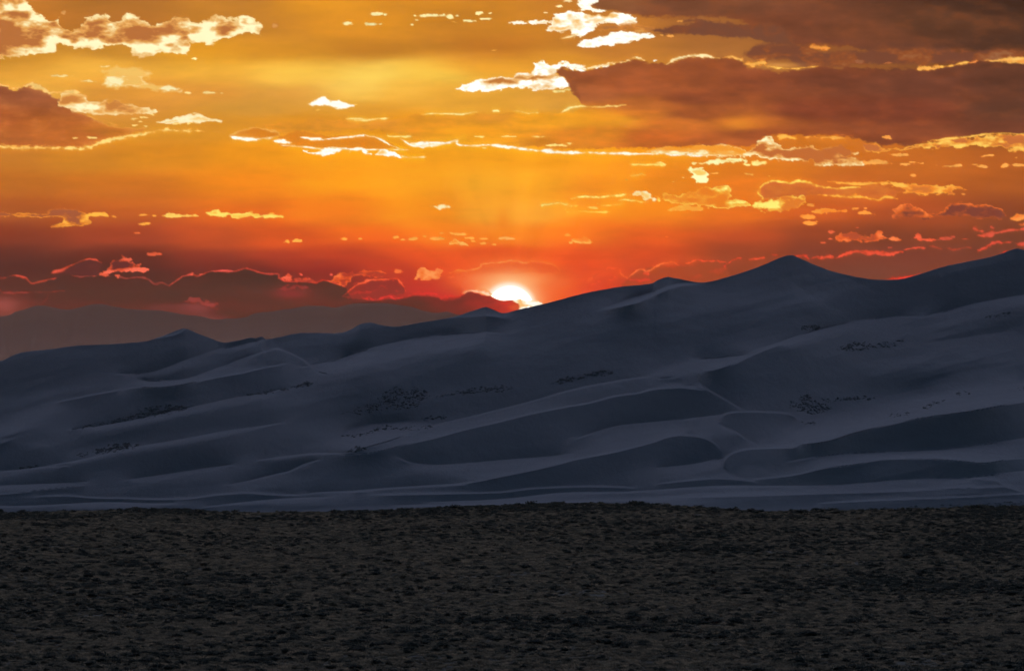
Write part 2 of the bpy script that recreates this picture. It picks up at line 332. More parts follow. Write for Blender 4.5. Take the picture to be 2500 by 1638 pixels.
# white cumulus at top centre
cloud('A2 1600,-60 1650,-10 1598,48 1690,82 1810,78 1705,42 1745,-5 1720,-60', WHT, WHT, bias=1, warp=5, fine=2.4)
cloud('A2 1170,156 1290,130 1430,130 1480,86 1600,74 1700,98 1800,110 1850,88 1980,108 1996,150 1930,166 1850,150 1780,162 1700,205 1650,242 1600,258 1568,212 1480,212 1388,196 1430,152 1300,166', (232, 168, 84), WHT, bias=1.0, tex=.35, w=5, rim=.2, warp=6, fine=2.6, patches=((1480, 42, 22, 5, -.9), (1445, 44, 14, 6, -.5)))
cloud('A2 1610,302 1680,246 1800,226 1950,204 2060,214 2112,240 2000,270 1850,290 1720,314', CR, WHT, bias=1, warp=5, fine=2.6, tex=.2)
stroke('A2 1508,252 1560,240 1610,232', 6, CR, warp=4); puff('1555,10,58,16 1505,42,32,16 1415,82,26,6', CR, 'A2')
cloud('A2 1720,190 1800,170 1950,150 2100,180 2060,208 1950,200 1800,205', (170, 108, 62), (240, 180, 100), bias=.15, tex=.6, warp=7, soft=4, opac=.7)
# white streak below it
cloud('A2 828,577 900,540 1050,505 1180,500 1230,475 1330,460 1336,412 1380,394 1430,420 1540,398 1580,424 1700,430 1850,404 1790,436 1600,462 1552,452 1500,438 1480,470 1520,500 1572,552 1500,572 1360,582 1200,574 940,592', (196, 122, 56), WHT, bias=1.0, tex=.4, w=4, rim=.3, warp=4.5, fine=2, patches=((1222, 198, 34, 5, -1.1), (1300, 188, 44, 6, -1.1), (1370, 182, 16, 5, -.6)))
cloud('A2 1480,470 1500,430 1550,450 1600,500 1640,640 1590,600 1560,540 1520,500', (150, 82, 46), (200, 120, 60), tex=.2, warp=6, soft=4, w=3, rim=0)
puff('1500,588,100,20 1555,575,30,20', (255, 228, 140), 'A2')
puff('310,98,86,24 372,97,22,14 285,158,110,20 345,158,24,10 135,155,62,26 540,163,20,14 570,130,24,8 660,103,180,20 745,100,30,16 790,112,60,34 835,104,30,12 560,103,14,8 980,86,48,22 1045,88,14,6 920,137,70,16 1020,125,82,13', (255, 240, 170), 'A2')
puff('820,147,40,5 1065,327,34,7', (236, 176, 80), 'A2')
# upper rim of the dark right cloud
stroke('A2 1640,448 1700,438 1790,420 1900,403 1980,378 2050,392', 5, CR, warp=4, fine=2.4); puff('1600,428,110,30 2112,388,30,12', WHT, 'A2')
stroke('A2 2190,412 2250,378 2380,362 A3 340,368 405,384', 5, CR, warp=3, fine=2); stroke('A3 430,382 490,367 532,379 575,400', 5, (244, 186, 96), warp=3, fine=2)
glow(1905, 160, 50, 7, (214, 146, 72), .8)
stroke('A3 580,416 640,420 700,408 712,430', 9, (250, 180, 80), warp=5, fine=2.6); stroke('A3 700,430 800,440 900,446 1000,436 1050,428', 4.2, (252, 206, 100), warp=3, fine=1.6)
stroke('A3 990,300 1050,306 1125,312', 7, (236, 152, 66), warp=4, fine=2.4, amp=.95)
stroke('A3 1685,446 1740,440 1835,432', 9, (246, 176, 82), warp=5, fine=2.6); stroke('A3 1830,436 1930,420 2020,404', 5, (252, 192, 90), warp=3, fine=2); stroke('A3 2020,408 2075,400', 2.5, (230, 140, 70))
cloud('A3 2120,392 2200,384 2300,368 2420,372 2500,374 2500,420 2400,414 2300,412 2220,400', (236, 166, 88), (250, 190, 96), bias=.4, tex=.5, warp=3, soft=3)
puff('1312,402,80,24', (150, 92, 60), 'A3'); puff('1490,413,64,9', (192, 112, 62), 'A3'); puff('160,138,38,14 95,232,34,20 40,226,18,6', (236, 164, 78), 'A3')
stroke('A3 0,128 180,118 330,124', 8, (168, 110, 66), warp=6, amp=.35, soft=4)
# broken bright edge along the bottom of the dark cloud
cloud('A3 -60,966 0,952 160,945 340,943 470,936 560,960 570,1008 400,1004 150,998 -60,994', (246, 156, 48), CR, bias=.35, tex=.9, w=2.6, rim=.9, warp=4, fine=2.4, patches=((1705, 362, 60, 3, -.4), (1700, 374, 90, 2, -.3)))
cloud('A3 560,1006 600,968 690,905 750,880 765,918 800,950 900,962 1000,948 1060,966 1180,938 1250,975 1312,990 1210,1010 1330,1022 1345,1058 1240,1062 1030,1062 1000,1040 850,1048 700,1026 600,1012', (196, 108, 50), CR, bias=.3, tex=.8, w=4, rim=.7, warp=6, fine=3, patches=((1980, 372, 72, 6, -1.3), (1880, 372, 20, 5, -.5), (1830, 380, 40, 8, .5), (1900, 390, 60, 5, .6), (2040, 398, 60, 7, .5)))
stroke('A3 780,886 830,882 925,897', 8, (252, 184, 76), warp=4, fine=2.4); stroke('A3 945,884 1110,890 1255,898', 6, (246, 170, 72), warp=4, fine=2.2); stroke('A3 1150,872 1280,872', 1.8, (220, 126, 58), amp=.7)
puff('1495,886,62,20 1525,892,24,12', (246, 160, 72), 'A3')
cloud('A3 1338,930 1400,922 1440,932 1462,962 1560,962 1700,926 1900,896 2050,890 2240,864 2400,870 2900,880 2900,990 2400,984 2250,968 2080,942 1900,958 1700,956 1550,976 1450,992 1372,984', (200, 110, 54), (254, 200, 90), bias=.35, tex=.8, w=3.5, rim=.7, warp=4.5, fine=2.6, patches=((2455, 340, 40, 5, -1.0), (2340, 340, 30, 5, -.8), (2200, 356, 60, 4, .4)))
stroke('A3 1760,912 1900,896 2000,885 2230,862 2400,868 2800,880', 4, (254, 204, 96), warp=3, fine=1.6)
cloud('A3 206,1058 330,1042 400,1028 540,1022 595,1052 450,1062 300,1066', CR, (255, 244, 170), bias=.7, warp=4, fine=2.4, tex=.4)
puff('30,1060,66,22 655,1057,112,30 600,1062,50,16', (255, 232, 140), 'A3')
puff('1430,1050,176,34 1580,1005,118,20 1610,1062,92,16 1665,1050,42,8 1720,1058,54,8 1930,1073,126,18 2110,1078,70,22 2070,1066,60,6 2255,1072,60,34 2350,1070,80,22 2142,1012,84,14 1815,1070,12,8 2325,1015,12,6', (246, 168, 78), 'A3')
cloud('A3 200,1090 260,1083 325,1105 A3 320,1110 250,1100', (255, 230, 130), CR, bias=.6, warp=3)
# --- middle band (B crops)
cloud('B1 -400,312 -20,315 150,316 280,316 340,295 400,289 500,299 560,320 660,313 700,330 762,343 640,346 572,346 587,385 520,400 332,410 380,385 402,346 250,346 -20,343 -400,342', (166, 88, 54), (250, 176, 66), bias=.1, tex=.35, w=1.9, rim=1, warp=3, fine=1.6, patches=((235, 525, 34, 7, .9), (160, 545, 20, 9, .6), (183, 538, 18, 5, -1.4), (215, 545, 12, 5, .3), (212, 530, 18, 8, .6)))
cloud('B1 1062,318 1092,306 1160,325 1282,339 1250,348 1080,344', (250, 186, 70), YL, bias=.7, warp=4, fine=2, tex=.4)
cloud('B1 1325,315 1390,297 1430,315 1480,308 1560,318 1700,325 1832,344 1700,348 1500,351 1480,335 1420,341 1360,336', (250, 186, 64), (255, 220, 100), bias=.7, warp=3.5, fine=2, tex=.4)
puff('920,333,68,15 998,338,30,8 930,386,98,16 1745,322,30,9 1620,318,24,7 1055,335,24,5', (248, 170, 66), 'B1'); puff('885,446,38,8', (226, 112, 56), 'B1'); puff('990,588,96,20', (232, 98, 62), 'B1')
cloud('B1 1824,512 1850,487 1882,504 1915,480 1956,509', (250, 150, 50), (255, 186, 80), bias=.4, warp=2.5, fine=1.6)
puff('2215,482,36,20 2320,482,24,8', (250, 150, 60), 'B1')
# low dark cloud bank on the left
T17 = "0 690 81 45 37;150 690 78 42 36;250 720 79 45 39;450 720 78 45 39;600 675 72 40 32;650 720 81 47 39;850 705 79 38 32;0 750 109 58 49;200 750 93 51 44;450 760 104 58 51;600 760 89 49 43;800 750 94 44 37;950 750 119 40 36;300 850 109 61 53;900 850 107 52 44"
cloud('B1 -400,720 -30,738 210,776 400,728 620,728 760,732 830,746 920,736 1000,776 1080,786 1130,760 1180,730 1240,716 1290,726 1350,700 1430,695 1520,690 1590,674 1640,690 1700,710 1790,714 1802,745 1870,766 1950,760 2040,770 2090,750 2150,765 2232,796 2300,850 2600,900 2900,1000 2900,1300 -400,1300', None, (222, 88, 78), tex=.0, w=1.2, rim=.0, warp=3, soft=1.8, table=T17, fine=1)
cloud('B1 330,706 400,682 450,660 550,618 600,617 652,636 652,680 620,724 450,718', (88, 46, 42), (228, 88, 68), w=1.8, rim=.0, warp=3, tex=.05)
stroke('B1 332,704 400,684 460,655 550,619 600,617 650,638', 3.2, (226, 88, 64), warp=3.4, fine=2, var=.8); stroke('B1 335,704 380,694 450,668', 6, (216, 84, 64), warp=3, amp=.8)
stroke('B1 60,728 120,724 170,745 210,770 260,756 370,734', 3.6, (206, 78, 64), warp=3, fine=2); stroke('B1 185,768 250,764 300,752', 5, (206, 78, 64), amp=.8); stroke('B1 -100,730 40,736', 3, (170, 66, 58))
cloud('B1 600,722 670,690 700,640 780,612 785,585 850,618 880,648 940,636 900,660 962,685 880,702 800,695 700,705 760,728', (100, 46, 42), (240, 104, 76), bias=.3, tex=.7, w=4, rim=.6, warp=5, fine=3, patches=((292, 650, 24, 7, -1.4), (268, 655, 14, 4, -.8), (330, 658, 30, 5, .5), (312, 636, 16, 8, .5)))
stroke('B1 470,722 620,722', 1.4, (190, 72, 62), amp=.7)
stroke('B1 760,730 815,742 870,735 920,734 960,748 1000,778 1040,768 1085,786', 2, (150, 68, 60), warp=3, taper=.05)
stroke('B1 1085,786 1130,758 1180,730 1240,714 1290,724 1350,700 1430,695 1520,690 1590,674 1640,688 1700,710 1790,712 1805,742', 2.4, (228, 88, 78), warp=3.4, fine=1.6, taper=.03)
stroke('B1 1805,742 1870,764 1950,758 2040,768 2090,748 2150,763 2232,792', 2.2, (232, 84, 66), warp=3, fine=1.6, taper=.03)
puff('1245,712,36,14 1300,716,24,10 1860,722,30,16 1990,738,26,16 1940,718,20,12 2135,715,20,11', (236, 96, 74), 'B1')
cloud('B1 1800,742 1858,718 1900,746 2002,726 2042,766 1960,762 1870,768', (170, 66, 52), (240, 100, 72), bias=.3, tex=1.0, w=2.5, rim=.5, warp=6, fine=3)
glow(711, 718, 48, 14, (148, 60, 56), .75); stroke('B1 1778,806 1860,812 1940,800 2002,815', 7, (176, 64, 60), warp=8, fine=4, amp=.6)
glow(478, 752, 40, 12, (138, 70, 66), .75); stroke('B1 1185,886 1270,878 1330,905 1410,915', 7, (172, 72, 66), warp=8, fine=4, amp=.65)
stroke('B1 0,815 40,832 200,832 330,826 415,820', 3.4, (150, 64, 58), warp=3, fine=2, amp=.9); stroke('B1 -200,808 0,810', 5, (160, 66, 58)); glow(10, 745, 34, 18, (156, 78, 70), .8); stroke('B1 260,908 285,875 312,846', 2, (150, 66, 60), amp=.7)
glow(505, 778, 60, 8, (132, 76, 70), .6)
# clouds just left of the sun
cloud('B2 10,752 60,712 110,684 170,705 225,684 370,700 362,732 290,733 180,722 112,796 60,765', (176, 62, 44), (246, 122, 68), bias=.35, tex=.9, w=3, rim=.6, warp=6, fine=3, patches=((845, 682, 18, 5, -.5),))
puff('455,693,62,34', (242, 118, 60), 'B2')
cloud('B2 555,751 580,712 582,690 620,668 650,690 700,680 736,690 722,730 680,751', (226, 92, 50), (252, 146, 76), bias=.4, tex=.9, w=4, rim=.5, warp=5, fine=3)
cloud('B2 95,860 165,805 172,772 240,765 290,745 360,750 440,745 470,770 502,822 420,862 250,875 150,870', (140, 48, 42), (244, 100, 62), w=1.6, rim=.5, tex=.35, warp=4, fine=2, side=(0, -1), patches=((880, 712, 40, 6, -.3), (920, 690, 30, 6, -.2)))
stroke('B2 95,860 165,803 200,775 240,766 290,745 360,750 440,744 470,768 498,818', 2.6, (246, 104, 66), warp=3, fine=1.8); stroke('B2 150,830 250,835 350,815', 4, (190, 62, 52), warp=8, fine=3, amp=.7)
# arc cloud over the sun
cloud('B2 780,708 850,688 900,690 980,670 990,650 1060,644 1190,628 1270,642 1320,630 1410,638 1470,660 1502,692 1440,706 1300,700 1180,712 1000,708', (226, 84, 38), (250, 140, 64), tex=.25, w=2, rim=.2, warp=3, cover=False)
stroke('B2 782,706 850,688 900,690 980,670 992,652 1060,645 1190,628 1270,642 1320,630 1410,638 1470,660 1500,690', 2.4, (254, 160, 84), warp=3, fine=1.4)
glow(1250, 684, 70, 18, (254, 186, 124), .75); glow(1180, 680, 60, 14, (250, 150, 92), .4); stroke('B2 1370,742 1430,736 1490,742', 8, (248, 132, 70), warp=8, fine=4, amp=.55); puff('795,738,60,24 885,742,26,20', (240, 102, 56), 'B2')
glow(1372, 690, 22, 12, (240, 112, 60), .4)
# little clouds above the sun
puff('435,475,40,26 487,493,30,10 557,488,66,22 628,472,30,24 720,486,100,22 735,450,26,18 850,453,106,22 920,480,58,16 1003,481,52,14 1010,514,50,18 1085,520,24,14 938,503,34,8 205,482,26,10 97,483,36,20', (254, 172, 74), 'B2')
cloud('B2 783,528 810,500 815,478 850,495 880,512 902,524 880,530', (252, 150, 56), (255, 196, 104), bias=.4, tex=.8, warp=5, fine=2.6)
cloud('B2 1090,488 1118,466 1145,455 1178,470 1202,487', (250, 146, 50), (255, 196, 108), bias=.3, tex=.5, warp=3, fine=1.6)
puff('1543,462,44,24', (254, 168, 66), 'B2'); cloud('B2 1560,512 1578,485 1650,462 1702,490 1718,512 1640,518', (250, 134, 46), (255, 182, 86), bias=.4, tex=.9, warp=4, fine=2.4)
cloud('B2 670,274 740,266 788,278 745,290 720,304 702,288', CR, CR, bias=.8, warp=3); puff('2188,470,22,5', (250, 120, 50), 'B2')
# right of centre
stroke('B2 1368,272 1440,261 1500,256 1562,262', 3.4, (255, 226, 120), warp=3, fine=1.6); stroke('B2 1570,222 1640,215 1800,210 1870,202 1950,195', 4.6, (255, 236, 130), warp=3, fine=2)
cloud('B2 1948,202 2010,180 2070,185 2112,232 2100,248 2058,240 2000,214', (255, 214, 100), CR, bias=.7, warp=4, fine=2.4, tex=.5)
stroke('B2 1880,240 1930,234 2050,246', 3.4, (255, 226, 120), warp=3); stroke('B2 1905,240 1892,264 1750,271', 3, (255, 206, 90), warp=3); puff('1715,286,66,18 2132,236,24,30 1740,258,20,14', (255, 206, 92), 'B2')
stroke('B2 1526,315 1545,280 1618,266', 2.6, (255, 196, 76), warp=2.4); stroke('B2 1528,316 1640,306 1700,310 1826,316', 3, (255, 206, 84), warp=2.4)
stroke('B2 1940,4 2050,5 2182,9', 4.6, (255, 220, 110), warp=3); stroke('B2 1950,75 2000,76 2025,66 2055,78', 3, (252, 200, 90), warp=3); puff('1928,106,26,8 2230,122,14,4 1870,94,12,4', (248, 176, 70), 'B2')
cloud('B3 200,30 260,24 310,36 350,70 336,122 270,119 240,96 178,96 240,70', (255, 216, 110), (255, 246, 170), bias=.7, tex=.5, warp=5, fine=3)
puff('390,63,58,8 600,66,54,7 628,72,14,6 110,122,18,4 730,83,10,8', (246, 176, 80), 'B3')
cloud('B3 44,215 70,193 130,204 200,183 260,176 320,148 380,150 440,138 486,138 498,190 492,218 580,236 612,270 520,281 440,291 340,281 200,263 100,252 50,242', (236, 128, 36), (255, 232, 118), bias=.0, tex=.3, w=2.8, rim=1.0, warp=4, fine=2.4, patches=((1755, 464, 24, 6, .9), (1780, 458, 12, 8, .8), (1805, 492, 24, 6, .8), (1740, 506, 40, 4, .4)))
cloud('B3 78,297 180,269 350,292 200,307', (246, 160, 60), (255, 206, 96), bias=.4, w=2, rim=.6, tex=.3, warp=3)
cloud('B3 690,240 666,185 700,132 770,107 850,121 930,107 1000,125 1100,150 1180,160 1310,152 1420,140 1600,180 1560,205 1500,225 1340,218 1200,212 1045,206 940,215 880,208 800,225', (204, 102, 44), (255, 214, 96), tex=.1, w=2.4, rim=.35, warp=3, fine=1.6)
stroke('B3 700,240 668,188 690,142 760,109 850,122 930,107 1040,136 1170,160 1315,150', 4.4, (255, 218, 96), warp=3.4, fine=2, taper=.05)
stroke('B3 1045,206 1200,212 1340,218 1440,236 1500,214 1566,226', 6, (250, 182, 70), warp=3.4, fine=2); stroke('B3 1110,113 1200,122 1300,130 1400,128 1480,118', 4, (250, 176, 70), warp=3, fine=1.6)
cloud('B3 1420,126 1520,119 1700,130 1850,142 1920,128 2002,160 1930,174 1962,202 1850,200 1640,202 1555,182 1600,166 1500,142', (216, 118, 50), (252, 180, 72), bias=.55, tex=.8, w=4, rim=.5, warp=4, fine=3)
cloud('B3 590,270 640,250 692,244 760,238 810,222 880,206 945,212 974,240 935,275 860,302 780,314 715,300 640,284', (226, 124, 44), (255, 222, 104), bias=.45, tex=.9, w=4.5, rim=.6, warp=5, fine=3, patches=((1925, 490, 18, 7, -1.0), (1850, 500, 10, 5, -.5), (1880, 505, 24, 8, .5)))
puff('1990,195,30,8', (236, 150, 66), 'B3')
cloud('B3 1008,306 1090,284 1150,296 1222,290 1210,312 1050,319', (246, 142, 54), (252, 170, 70), bias=.5, tex=.7, warp=4, fine=2.6)
puff('1285,288,64,20 1360,320,104,24 1000,266,60,20 985,345,104,36 1000,388,90,32 1360,292,26,8 1045,375,14,10', (250, 156, 62), 'B3')
cloud('B3 1530,291 1570,275 1630,263 1690,285 1740,300 1790,322 1840,310 1900,264 1980,252 2100,260 2200,274 2240,300 2272,336 2200,354 2080,351 1900,341 1800,351 1782,372 1720,370 1708,351 1540,349 1552,316', (128, 64, 48), (248, 134, 62), bias=.0, tex=.3, w=3.8, rim=1.1, warp=4, fine=2.8, patches=((2270, 525, 14, 8, .7), (2200, 508, 10, 12, .5), (2180, 528, 10, 8, .5)))
cloud('B3 2285,352 2340,318 2420,326 2900,330 2900,365 2400,362', (220, 110, 54), (248, 146, 64), bias=.4, tex=.8, warp=5, fine=2.6)
cloud('B3 1148,498 1168,465 1240,438 1300,446 1380,466 1440,433 1480,460 1562,468 1572,495 1480,490 1390,508 1300,495 1200,507', (182, 78, 46), (248, 124, 64), bias=.45, tex=.9, w=4, rim=.5, warp=5, fine=3, patches=((2080, 574, 20, 6, -.6),))
cloud('B3 1656,482 1698,453 1740,482 1800,480 1835,490 1760,502 1690,498', (180, 72, 50), (240, 98, 62), bias=.5, tex=.8, w=4, rim=.4, warp=5, fine=3)
puff('1140,442,32,16 1082,515,34,16 1300,413,32,7 1130,484,14,8', (226, 100, 60), 'B3'); puff('1880,482,84,26 1920,470,30,14 2000,488,50,6 1520,540,24,10', (196, 80, 54), 'B3'); puff('1658,76,38,24', (246, 160, 68), 'B3')
for s, w, c in (('B3 2040,408 2080,428 2122,436', 5, (222, 88, 62)), ('B3 2078,462 2150,460 2210,444 2300,425 2400,425 2700,440', 6, (222, 88, 62)), ('B3 2080,562 2130,540 2200,504 2240,512 2305,504', 4.4, (232, 82, 60)),
                ('B3 2320,512 2400,518 2700,520', 6, (222, 80, 58)), ('B3 1886,540 1930,560 2000,540 2042,551', 2, (206, 80, 58)), ('B3 2220,580 2272,558', 6, (232, 70, 52)), ('B3 2340,392 2400,388 2600,390', 6, (240, 130, 60)),
                ('B3 1606,560 1680,540 1742,541', 3.6, (240, 88, 60)), ('B3 1168,612 1220,590 1290,572 1400,572 1480,580 1595,570', 6, (240, 86, 58)), ('B3 1270,566 1390,562 1500,574', 2, (226, 84, 58)), ('B3 1055,606 1100,602 1158,596', 6, (236, 86, 58)), ('B3 1000,608 1050,600', 2.4, (220, 80, 56)),
                ('B3 895,594 960,592 992,622', 7, (228, 76, 54)), ('B3 608,613 716,612', 4, (240, 88, 56)), ('B3 200,646 260,622 330,632 440,630 462,648', 2.6, (240, 88, 54)), ('B3 462,650 500,622 566,608', 3.4, (236, 82, 54)),
                ('B3 348,696 430,690 462,650', 8, (226, 72, 52)), ('B3 225,748 312,718', 7, (226, 72, 50)), ('B3 -20,680 50,640 120,635 147,656', 2.8, (246, 112, 60)), ('B3 1480,748 1600,737 1715,708', 4, (232, 66, 50)), ('B3 1780,535 1850,545', 2, (190, 78, 54)), ('B3 750,590 795,590', 3, (206, 76, 54)), ('B3 2170,410 2190,420', 3, (200, 80, 56))):
    stroke(s, w, c, warp=4, fine=2.4, amp=.92)
cloud('B2 1935,748 1990,694 2040,680 2130,664 2260,662 2330,650 2500,640 2600,700 2600,800 1950,800', (164, 76, 42), (180, 80, 46), tex=.1, w=3, rim=.2, warp=3, soft=4, opac=.7)
for s, w, c in (('B2 1668,772 1720,720 1790,692 1812,676 1870,680', 5, (238, 96, 54)), ('B2 1800,740 1840,746 1872,712 1880,684', 4, (238, 92, 52)), ('B2 1870,680 1900,712 1942,738', 3, (242, 112, 60)), ('B2 1942,738 1990,692 2040,675 2062,690 2130,660 2180,640 2230,631 2262,656', 3.2, (250, 128, 70)),
                ('B2 1660,832 1700,782 1772,754', 4, (230, 84, 50)), ('B2 1945,745 2000,755 2090,748', 6, (216, 72, 48)), ('B2 2310,648 2380,625', 2.8, (246, 112, 60)), ('B2 2040,704 2080,706', 3.6, (228, 84, 54))):
    stroke(s, w, c, warp=4, fine=2, amp=.85)
# --- the sun's own glare and the red bank across its foot
glow(SUNX, SUNY, 150, 120, (250, 110, 52), .6, 1.6); glow(SUNX - 3, SUNY - 22, 88, 74, (255, 176, 104), .8, 2.2); glow(SUNX - 2, SUNY - 8, 72, 66, (262, 226, 176), .9, 4); glow(SUNX - 2, SUNY - 4, 65, 63, (266, 262, 250), 1.0, 12)
T21 = "900 735 89 24 22;1000 740 96 22 21;1100 735 115 22 21;1160 740 137 27 21;1220 750 168 39 22;1260 750 206 90 42;1000 770 89 22 22;1150 770 120 22 21;1250 775 172 42 25;800 745 77 30 27"
cloud('B2 150,880 300,880 440,872 560,850 680,840 740,864 850,852 900,822 1000,836 1050,848 1115,878 1200,876 1232,892 1262,932 1262,1100 150,1100', None, (246, 84, 58), tex=.05, w=4, rim=.2, warp=2, soft=2.4, table=T21, fine=1.2, billow=.25)
stroke('B2 228,866 330,876 410,858 445,872 560,846 680,836 740,862 850,850 900,818 960,828', 7, (232, 66, 58), warp=5, fine=3, amp=.85, taper=.05)
stroke('B2 560,856 680,848 760,872 860,860', 5, (190, 48, 44), warp=5, amp=.6)
stroke('B2 870,836 905,814 960,826 1010,826 1060,842', 7.5, (252, 158, 122), warp=3.4, fine=2, cover=True); stroke('B2 985,828 1040,836 1090,866 1120,880', 6, (262, 226, 190), warp=2.6)
stroke('B2 1000,834 1050,848 1110,874 1200,873 1240,880', 5, WHT, warp=2, amp=.9)
stroke('B2 880,830 930,818 1000,828 1050,838', 6, (264, 220, 190), warp=3, amp=.85)
cloud('B2 1205,880 1262,876 1300,884 1345,876 1390,892 1440,888 1380,905 1300,935 1240,960 1232,920', (250, 178, 104), (262, 250, 220), bias=.7, tex=.9, w=3, rim=.5, warp=4, fine=2.6, side=(.6, .0), patches=((1268, 748, 12, 8, -.4), (1310, 742, 26, 8, .6)))
SKY = np.clip(SKY, 0, 1.06)
SUN_HOLE = (1 - sstep(SUNR - 7, SUNR - 2, np.hypot(GX - SUNX, GY - SUNY))) * (1 - COVER)
# ---------------------------------------------------------------- mesh and material helpers
def grid_mesh(name, co, mat, smooth=True, flip=False):
    """co: (rows, cols, 3)"""
    r, c = co.shape[:2]
    me = bpy.data.meshes.new(name)
    i = np.arange(r * c).reshape(r, c)
    q = np.stack([i[:-1, :-1], i[:-1, 1:], i[1:, 1:], i[1:, :-1]], -1).reshape(-1, 4)
    if flip: q = q[:, ::-1]
    me.vertices.add(r * c); me.vertices.foreach_set('co', co.astype(np.float32).ravel())
    me.loops.add(q.size); me.loops.foreach_set('vertex_index', q.astype(np.int32).ravel())
    me.polygons.add(len(q)); me.polygons.foreach_set('loop_start', np.arange(0, q.size, 4, dtype=np.int32))
    me.update(calc_edges=True)
    me.polygons.foreach_set('use_smooth', np.full(len(q), smooth)); me.validate()
    me.materials.append(mat)
    ob = bpy.data.objects.new(name, me); COL.objects.link(ob)
    return ob

def tri_mesh(name, co, tri, mat, link=True):
    me = bpy.data.meshes.new(name)
    me.vertices.add(len(co)); me.vertices.foreach_set('co', np.asarray(co, np.float32).ravel())
    tri = np.asarray(tri, np.int32)
    me.loops.add(tri.size); me.loops.foreach_set('vertex_index', tri.ravel())
    me.polygons.add(len(tri)); me.polygons.foreach_set('loop_start', np.arange(0, tri.size, 3, dtype=np.int32))
    me.update(calc_edges=True); me.materials.append(mat)
    ob = bpy.data.objects.new(name, me)
    if link: COL.objects.link(ob)
    return ob

def fattr(ob, name, vals, kind='FLOAT'):
    at = ob.data.attributes.new(name, kind, 'POINT')
    at.data.foreach_set('value' if kind == 'FLOAT' else 'color', np.asarray(vals, np.float32).ravel())

def tag(o, label=None, cat=None, group=None, kind=None):
    for k, v in (('label', label), ('category', cat), ('group', group), ('kind', kind)):
        if v: o[k] = v
    return o

class Mat:
    def __init__(s, name, rough=0.9, spec=0.1):
        s.m = bpy.data.materials.new(name); s.m.use_nodes = True; s.t = s.m.node_tree
        s.b = s.t.nodes['Principled BSDF']; s.b.inputs['Roughness'].default_value = rough
        s.b.inputs['Specular IOR Level'].default_value = spec
    def n(s, kind, **kw):
        n = s.t.nodes.new(kind)
        for k, v in kw.items():
            if k in n.inputs: n.inputs[k].default_value = v
            else: setattr(n, k, v)
        return n
    def l(s, a, b): s.t.links.new(a, b)
    def coords(s, scale=(1, 1, 1)):
        g = s.n('ShaderNodeNewGeometry'); m = s.n('ShaderNodeMapping'); m.inputs['Scale'].default_value = scale
        s.l(g.outputs['Position'], m.inputs['Vector']); return m.outputs[0]
    def noise(s, scale, vec, detail=6, rough=.6):
        n = s.n('ShaderNodeTexNoise', Scale=scale, Detail=detail, Roughness=rough); s.l(vec, n.inputs['Vector']); return n.outputs['Fac']
    def ramp(s, fac, stops):
        r = s.n('ShaderNodeValToRGB'); e = r.color_ramp.elements
        while len(e) < len(stops): e.new(.5)
        for i, (p, c) in enumerate(stops): e[i].position = p; e[i].color = (*c, 1)
        s.l(fac, r.inputs[0]); return r.outputs[0]
    def mix(s, f, a, b, mode='MIX'):
        m = s.n('ShaderNodeMix', data_type='RGBA', blend_type=mode)
        for sock, v in ((m.inputs[0], f), (m.inputs[6], a), (m.inputs[7], b)):
            if hasattr(v, 'node'): s.l(v, sock)
            else: sock.default_value = v if isinstance(v, float) else (*v, 1)
        return m.outputs[2]
    def bump(s, fac, strength, dist):
        b = s.n('ShaderNodeBump', Strength=strength, Distance=dist); s.l(fac, b.inputs['Height']); s.l(b.outputs[0], s.b.inputs['Normal'])

# ---------------------------------------------------------------- the dune field
sand = Mat('dune_sand', .95, .05)
v1 = sand.coords((1, 1, 4))
c = sand.ramp(sand.noise(.0035, v1, 6), [(.3, (.30, .265, .25)), (.55, (.35, .315, .30)), (.75, (.40, .36, .34))])
c = sand.mix(sand.ramp(sand.noise(.05, v1, 5), [(.35, (0, 0, 0)), (.8, (1, 1, 1))]), c, (.31, .28, .27))
sand.l(c, sand.b.inputs['Base Color'])
v2 = sand.coords((1, .35, 1))
sand.bump(sand.noise(.035, v2, 9, .68), .8, 3.0)

SKYLINE = catmull([(-900, 1010), (-500, 950), (-250, 925), (-80, 897)] + P(
    'D1 0,268 60,242 130,216 200,204 330,191 500,168 700,160 850,150 950,139 1000,123 1100,88 1160,63 1190,58 1220,66 1290,95 1370,125 1440,148 1530,137 1610,118 1650,120 1690,110 1735,127 1900,93 2000,86 2210,85 '
    'D2 200,140 250,128 290,127 340,140 440,152 600,125 790,95 900,62 985,34 1010,26 1020,23 1032,27 1080,46 1140,65 1240,40 1410,2 B2 1600,850 1760,815 1900,793 2080,775 2130,750 2190,731 B3 90,731 200,752 280,765 350,762 450,735 600,690 740,635 820,601 880,590 920,604 1000,640 1100,680 1180,704 1350,740 1480,750 1580,745 1700,715 1860,665 2000,635 2150,605 2220,585 2300,556 2340,548 2380,556')
    + [(2600, 628), (2800, 655), (3100, 640), (3500, 700)], 4)

